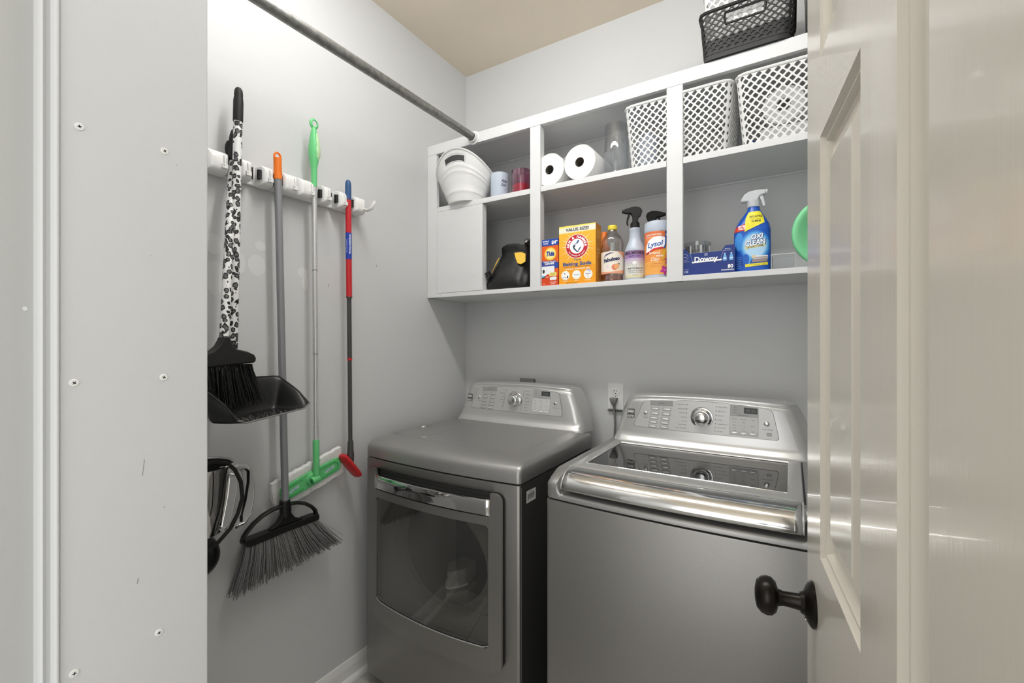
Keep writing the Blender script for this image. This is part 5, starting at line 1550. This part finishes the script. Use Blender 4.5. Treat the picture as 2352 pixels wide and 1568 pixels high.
# dryer sheets display carton
o = empty('dryer_sheet_box', (-.24, 1.63, ZL), 'low dark blue dryer sheet box with a cut-down front, lower shelf beside the second upright', 'box')
X0, X1, Y0, Y1 = -.338, -.1535, 1.611, 1.690
navy = pm('16337f', .4)
t = MB(); zt = ZL + .088
fr = [(X0, 0), (X1, 0), (X1, .090), (X1 - .028, .090), (X1 - .040, .073), (-.305 + .012, .073), (-.305, .090), (X0, .090)]
t.prism(fr, lambda u, v: Vector((u, Y0, ZL + v)), lambda u, v: Vector((u, Y0 + .0012, ZL + v)), navy)
t.box((X0, Y1 - .0012, ZL), (X1, Y1, ZL + .078), navy); t.box((X0, Y0 + .0013, ZL), (X0 + .0012, Y1 - .0013, ZL + .084), navy); t.box((X1 - .0012, Y0 + .0013, ZL), (X1, Y1 - .0013, ZL + .084), navy)
t.box((X0 + .0013, Y0 + .0013, ZL), (X1 - .0013, Y1 - .0013, ZL + .0012), navy)
b_ = t.build('carton', o, smooth=False)
t = MB()
for k in range(16): t.box((X0 + .006, Y0 + .006, ZL + .002 + k * .0044), (X1 - .006 - .004 * (k % 2), Y1 - .006, ZL + .002 + k * .0044 + .003), M['paper'])
t.build('sheets', o, smooth=False, kind='stuff')
p = Print(planar((X0, Y0 - .0006, ZL), (1, 0, 0), (0, 0, 1)))
Wd = X1 - X0
p.text('Downy', .098, .052, .017, 'ffffff', 2, width=.072, bold=.03); p.poly([(.054, .044), (.146, .047), (.146, .042), (.054, .040)], 'ffffff', 3)
p.poly([(.0, .0), (.0001, 0)] + [(Wd, 0), (Wd, .039), (0, .039)], '16337f', 1)
p.ring(.098, .0655, .004, .005, 'd6def0', 2); p.text('A', .098, .0655, .004, 'd6def0', 2)
for k in range(12): p.disc(.048 + .0009 * k, .0725 - .0034 * k * .9, .0007, 'e8ecf6', 2, n=8); p.disc(.150 - .0009 * k, .0725 - .0034 * k * .9, .0007, 'e8ecf6', 2, n=8)
p.rect(.046, .0735, .146, .0738, 'e8ecf6', 2)
for dx in (.155, .174):
    p.poly([(dx - .005, .040), (dx + .005, .040), (dx + .006, .046), (dx + .004, .056), (dx + .002, .062), (dx - .002, .062), (dx - .004, .056), (dx - .006, .046)], '6fb1ea', 3); p.rect(dx - .0045, .046, dx + .0045, .050, 'e6f0fa', 4); p.rect(dx - .002, .062, dx + .002, .065, 'dfe8f6', 4)
p.text('Also try', .163, .0785, .0036, 'dfe6f6', 3); p.text('fabric softener', .163, .0735, .0030, 'dfe6f6', 3, bold=0)
p.text('80', .1715, .0215, .0115, 'ffffff', 3, bold=.03); p.text('sheets/feuilles', .163, .0105, .0042, 'ffffff', 3, width=.038, bold=.02)
p.ring(.031, .062, .0105, .0112, 'cfd8ee', 2); p.text('Fresh', .031, .062, .004, 'cfd8ee', 2); p.rect(.025, .046, .045, .0466, 'e8ecf6', 2); p.text('120', .036, .012, .007, 'cfd8ee', 2); p.rect(.028, .020, .044, .0205, 'cfd8ee', 2)
p.build('carton_print', b_)

# round clear tub with grey bands behind it
tn = empty('round_clear_tub', (-.288, 1.745, ZL), 'round clear tub with grey striped sides standing behind the blue dryer sheet box', 'tub')
t = MB(); t.lathe([(.042, 0), (.044, .003), (.044, .122), (.0455, .125), (.0455, .132), (.043, .133), (.043, .006), (0, .005)], (-.288, 1.745, ZL), M['clear'], 40, cap0=True, cap1=False); t.build('tub_wall', tn)
t = MB()
for k in range(22):
    a = 2 * PI * k / 22
    c_ = Vector((-.288 + .0405 * math.cos(a), 1.745 + .0405 * math.sin(a), 0))
    t.cyl((c_.x, c_.y, ZL + .007), (c_.x, c_.y, ZL + .118), .0042, M['greyp'] if k % 3 else M['white'], n=8)
t.build('stick_bundle', tn, kind='stuff')

# stain remover spray
OC = Vector((-.108, 1.665, ZL))
ox = empty('stain_remover_bottle', OC, 'blue stain remover spray bottle with a white trigger and a yellow band', 'bottle')
olv = [(0, 0, .050, .030, 3.2), (.004, 0, .0535, .033, 3.2), (.05, 0, .0535, .034, 3), (.10, 0, .0535, .034, 3), (.135, -.000, .053, .033, 2.8), (.155, .001, .048, .031, 2.6), (.175, .002, .037, .027, 2.4), (.192, .003, .026, .022, 2.2), (.205, .004, .0185, .018, 2), (.214, .004, .0165, .0165, 2)]
t = MB(); t.rings(loft([(OC.z + z, OC.x + cx, OC.y, hx, hy, e) for z, cx, hx, hy, e in olv], 56), mat('blue_bottle', '1d55b8', .25), True, True, True)
b_ = t.build('bottle_body', ox, angle=60)
def oxm(u, v, h):
    v = max(0, min(.2139, v))
    for (a, ca, ha, ya, ea), (b, cb, hb, yb2, eb) in zip(olv[:-1], olv[1:]):
        if a <= v <= b:
            f = (v - a) / (b - a); hx = ha + (hb - ha) * f; hy = ya + (yb2 - ya) * f; cx = ca + (cb - ca) * f; e = ea + (eb - ea) * f
            break
    k = max(-.97, min(.97, (u) / hx))
    y = (1 - abs(k) ** e) ** (1 / e) * hy
    return Vector((OC.x + cx + k * hx, OC.y - y - .0006 - h, OC.z + v))
p = Print(oxm, .006)
p.poly([(-.050, .004), (.050, .004), (.052, .10), (.050, .14), (.030, .165), (-.010, .160), (-.035, .130), (-.047, .08)], '1a57bd', 1)
for k, (r_, c_) in enumerate(((.050, '2e7fd6'), (.045, '58a7e8'), (.040, '8cc6f0'), (.036, 'b3daf6'))): p.disc(.010, .083, r_ * .86, c_, 2 + k, ry=r_ * .98, n=36)
p.disc(-.036, .100, .013, '3f8fdc', 2, ry=.03); p.poly([(-.050, .018), (-.02, .022), (.002, .030), (-.018, .04), (-.050, .035)], '164aa3', 2)
p.poly([(-.050, .132), (-.012, .136), (-.014, .158), (-.040, .152), (-.050, .146)], 'd7402c', 6); p.text('BETTER', -.028, .149, .0058, 'ffffff', 8, width=.022, bold=.04); p.text('VALUE', -.028, .1415, .0058, 'ffffff', 8, width=.022, bold=.04)
p.poly([(-.020, .130), (-.004, .137), (.018, .147), (.036, .156), (.030, .178), (.020, .196), (-.012, .194), (-.019, .175)], 'f2e53c', 7)
p.text('FAST ACTING', .010, .178, .0068, '3a3a18', 9, width=.036, bold=.03); p.text('IN AS LITTLE AS', .010, .170, .003, '5a5a20', 9, bold=0); p.text('10 MINS', .012, .1625, .0062, '3a3a18', 9, width=.026, bold=.03)
for c_, l_, bo_, dx in (('14357e', 8, .085, .0006), ('ffffff', 10, .03, 0)):
    p.text('OXI', .016 + dx, .112 - dx, .0155, c_, l_, width=.034 + (.003 if l_ == 8 else 0), bold=bo_, shear=.18, rot=R(5)); p.text('CLEAN', .011 + dx, .093 - dx, .0165, c_, l_, width=.058 + (.003 if l_ == 8 else 0), bold=bo_, shear=.18, rot=R(5))
p.poly([(-.018, .074), (.036, .079), (.038, .087), (-.018, .081)], 'f2eb9a', 8); p.text('LAUNDRY + HOME', .010, .0805, .0048, '26315a', 10, width=.048, bold=.03, rot=R(5)); p.text('STAIN REMOVER', .010, .0735, .003, 'e9f2fb', 9, bold=0)
p.disc(-.012, .040, .010, '5fb4ee', 5, ry=.018); p.disc(-.016, .040, .010, '1f62c4', 6, ry=.018)
p.poly([(.002, .030), (.044, .030), (.046, .046), (.010, .050), (.004, .044)], '9c8c86', 6); p.rect(.010, .046, .046, .051, 'e6e6ea', 7); p.rect(.008, .040, .046, .043, 'c9c9d0', 7); p.disc(.006, .048, .006, 'd9c9a8', 7)
p.poly([(-.018, .016), (.046, .020), (.046, .028), (-.018, .025)], 'f2e53c', 8); p.text('CARPET  UPHOLSTERY  FABRIC', .014, .0222, .0026, '5a5a20', 9, width=.05, bold=0)
for k in range(6): p.rect(-.044, .014 + .007 * k, -.030, .0156 + .007 * k, '8fb8e8', 3)
p.build('bottle_label', b_)
M['trigw'] = mat('translucent_white', 'e6e9ec', .35, trans=.35)
sprayer_base = (OC.x + .004, OC.y, OC.z + .213)
t = MB(); t.lathe([(.0185, 0), (.019, .002), (.0185, .022), (.015, .026)], sprayer_base, M['trigw'], 26); t.build('sprayer_collar', ox)
T = lambda u, w_, v: Vector((sprayer_base[0] + u, sprayer_base[1] + w_ - .15 * u, sprayer_base[2] + v))
t = MB(); hd2 = [(-.038, .022), (-.036, .032), (-.026, .046), (-.012, .053), (.008, .054), (.026, .052), (.034, .051), (.036, .038), (.028, .036), (.018, .033), (.012, .022), (-.014, .020)]
t.prism(hd2, lambda u, v: T(u, -.0125, v), lambda u, v: T(u, .0125, v), M['trigw']); hd_ = t.build('sprayer_head', ox, bevel=.004, seg=3)
t = MB(); t.cyl(T(.034, 0, .0445), T(.041, 0, .0445), .0085, M['trigw'], n=14); t.build('nozzle', hd_)
t = MB(); t.prism([(.014, .033), (.026, .036), (.030, .024), (.033, .010), (.034, .000), (.030, -.004), (.026, .002), (.022, .018)], lambda u, v: T(u, -.007, v), lambda u, v: T(u, .007, v), M['trigw']); t.build('trigger', ox, bevel=.002)

# clear tray
tr = empty('clear_tray', (-.015, 1.65, ZL), 'low clear acrylic tray lying beside the blue stain remover bottle', 'tray')
M['edge'] = mat('acrylic_edge', 'd4d6d6', .2)
t = MB(); a0, a1, c0, c1_ = -.052, .010, 1.607, 1.70
for q_ in (((a0, c0, 0), (a1, c0 + .002, .044)), ((a0, c1_ - .002, 0), (a1, c1_, .044)), ((a0, c0 + .0021, 0), (a0 + .002, c1_ - .0021, .044)), ((a1 - .002, c0 + .0021, 0), (a1, c1_ - .0021, .044)), ((a0 + .0021, c0 + .0021, 0), (a1 - .0021, c1_ - .0021, .002))):
    t.box((q_[0][0], q_[0][1], ZL + q_[0][2]), (q_[1][0], q_[1][1], ZL + q_[1][2]), M['clear2'])
w_tray = t.build('tray_wall', tr, smooth=False)
t = MB()
for loop_ in ([(a0, c0), (a1, c0), (a1, c1_), (a0, c1_)],):
    for z_ in (.0442,): t.tube([Vector((x, y, ZL + z_)) for x, y in loop_], .0009, M['edge'], 5, closed=True, up=(0, 0, 1))
for x, y in ((a0, c0), (a1, c0), (a0, c1_), (a1, c1_)): t.cyl((x, y, ZL), (x, y, ZL + .044), .0008, M['edge'], n=5)
t.build('tray_edge', w_tray)

# green bowl leaning at the right end
gp = empty('green_bowl', (.085, 1.66, ZL), 'green plastic bowl standing on edge at the right end of the lower shelf', 'bowl')
t = MB(); t.lathe([(.0, .030), (.055, .028), (.070, .016), (.088, .003), (.098, 0), (.104, .003), (.106, .010), (.100, .020), (.090, .030), (.072, .046), (.050, .052), (.0, .054)], (.106, 1.640, ZL + .105), M['green'], 48, (-.25, 1, .1), False, False)
for q_ in range(len(t.mats)): t.mats[q_] = mat('mint_plastic', '86dca2', .35)
t.build('bowl_wall', gp, angle=60)
t = MB(); t.lathe([(.0, .0285), (.050, .0270), (.054, .0265)], (.106, 1.640, ZL + .105), pm('e6dcb8'), 40, (-.25, 1, .1), False, False); t.build('pale_centre', gp)
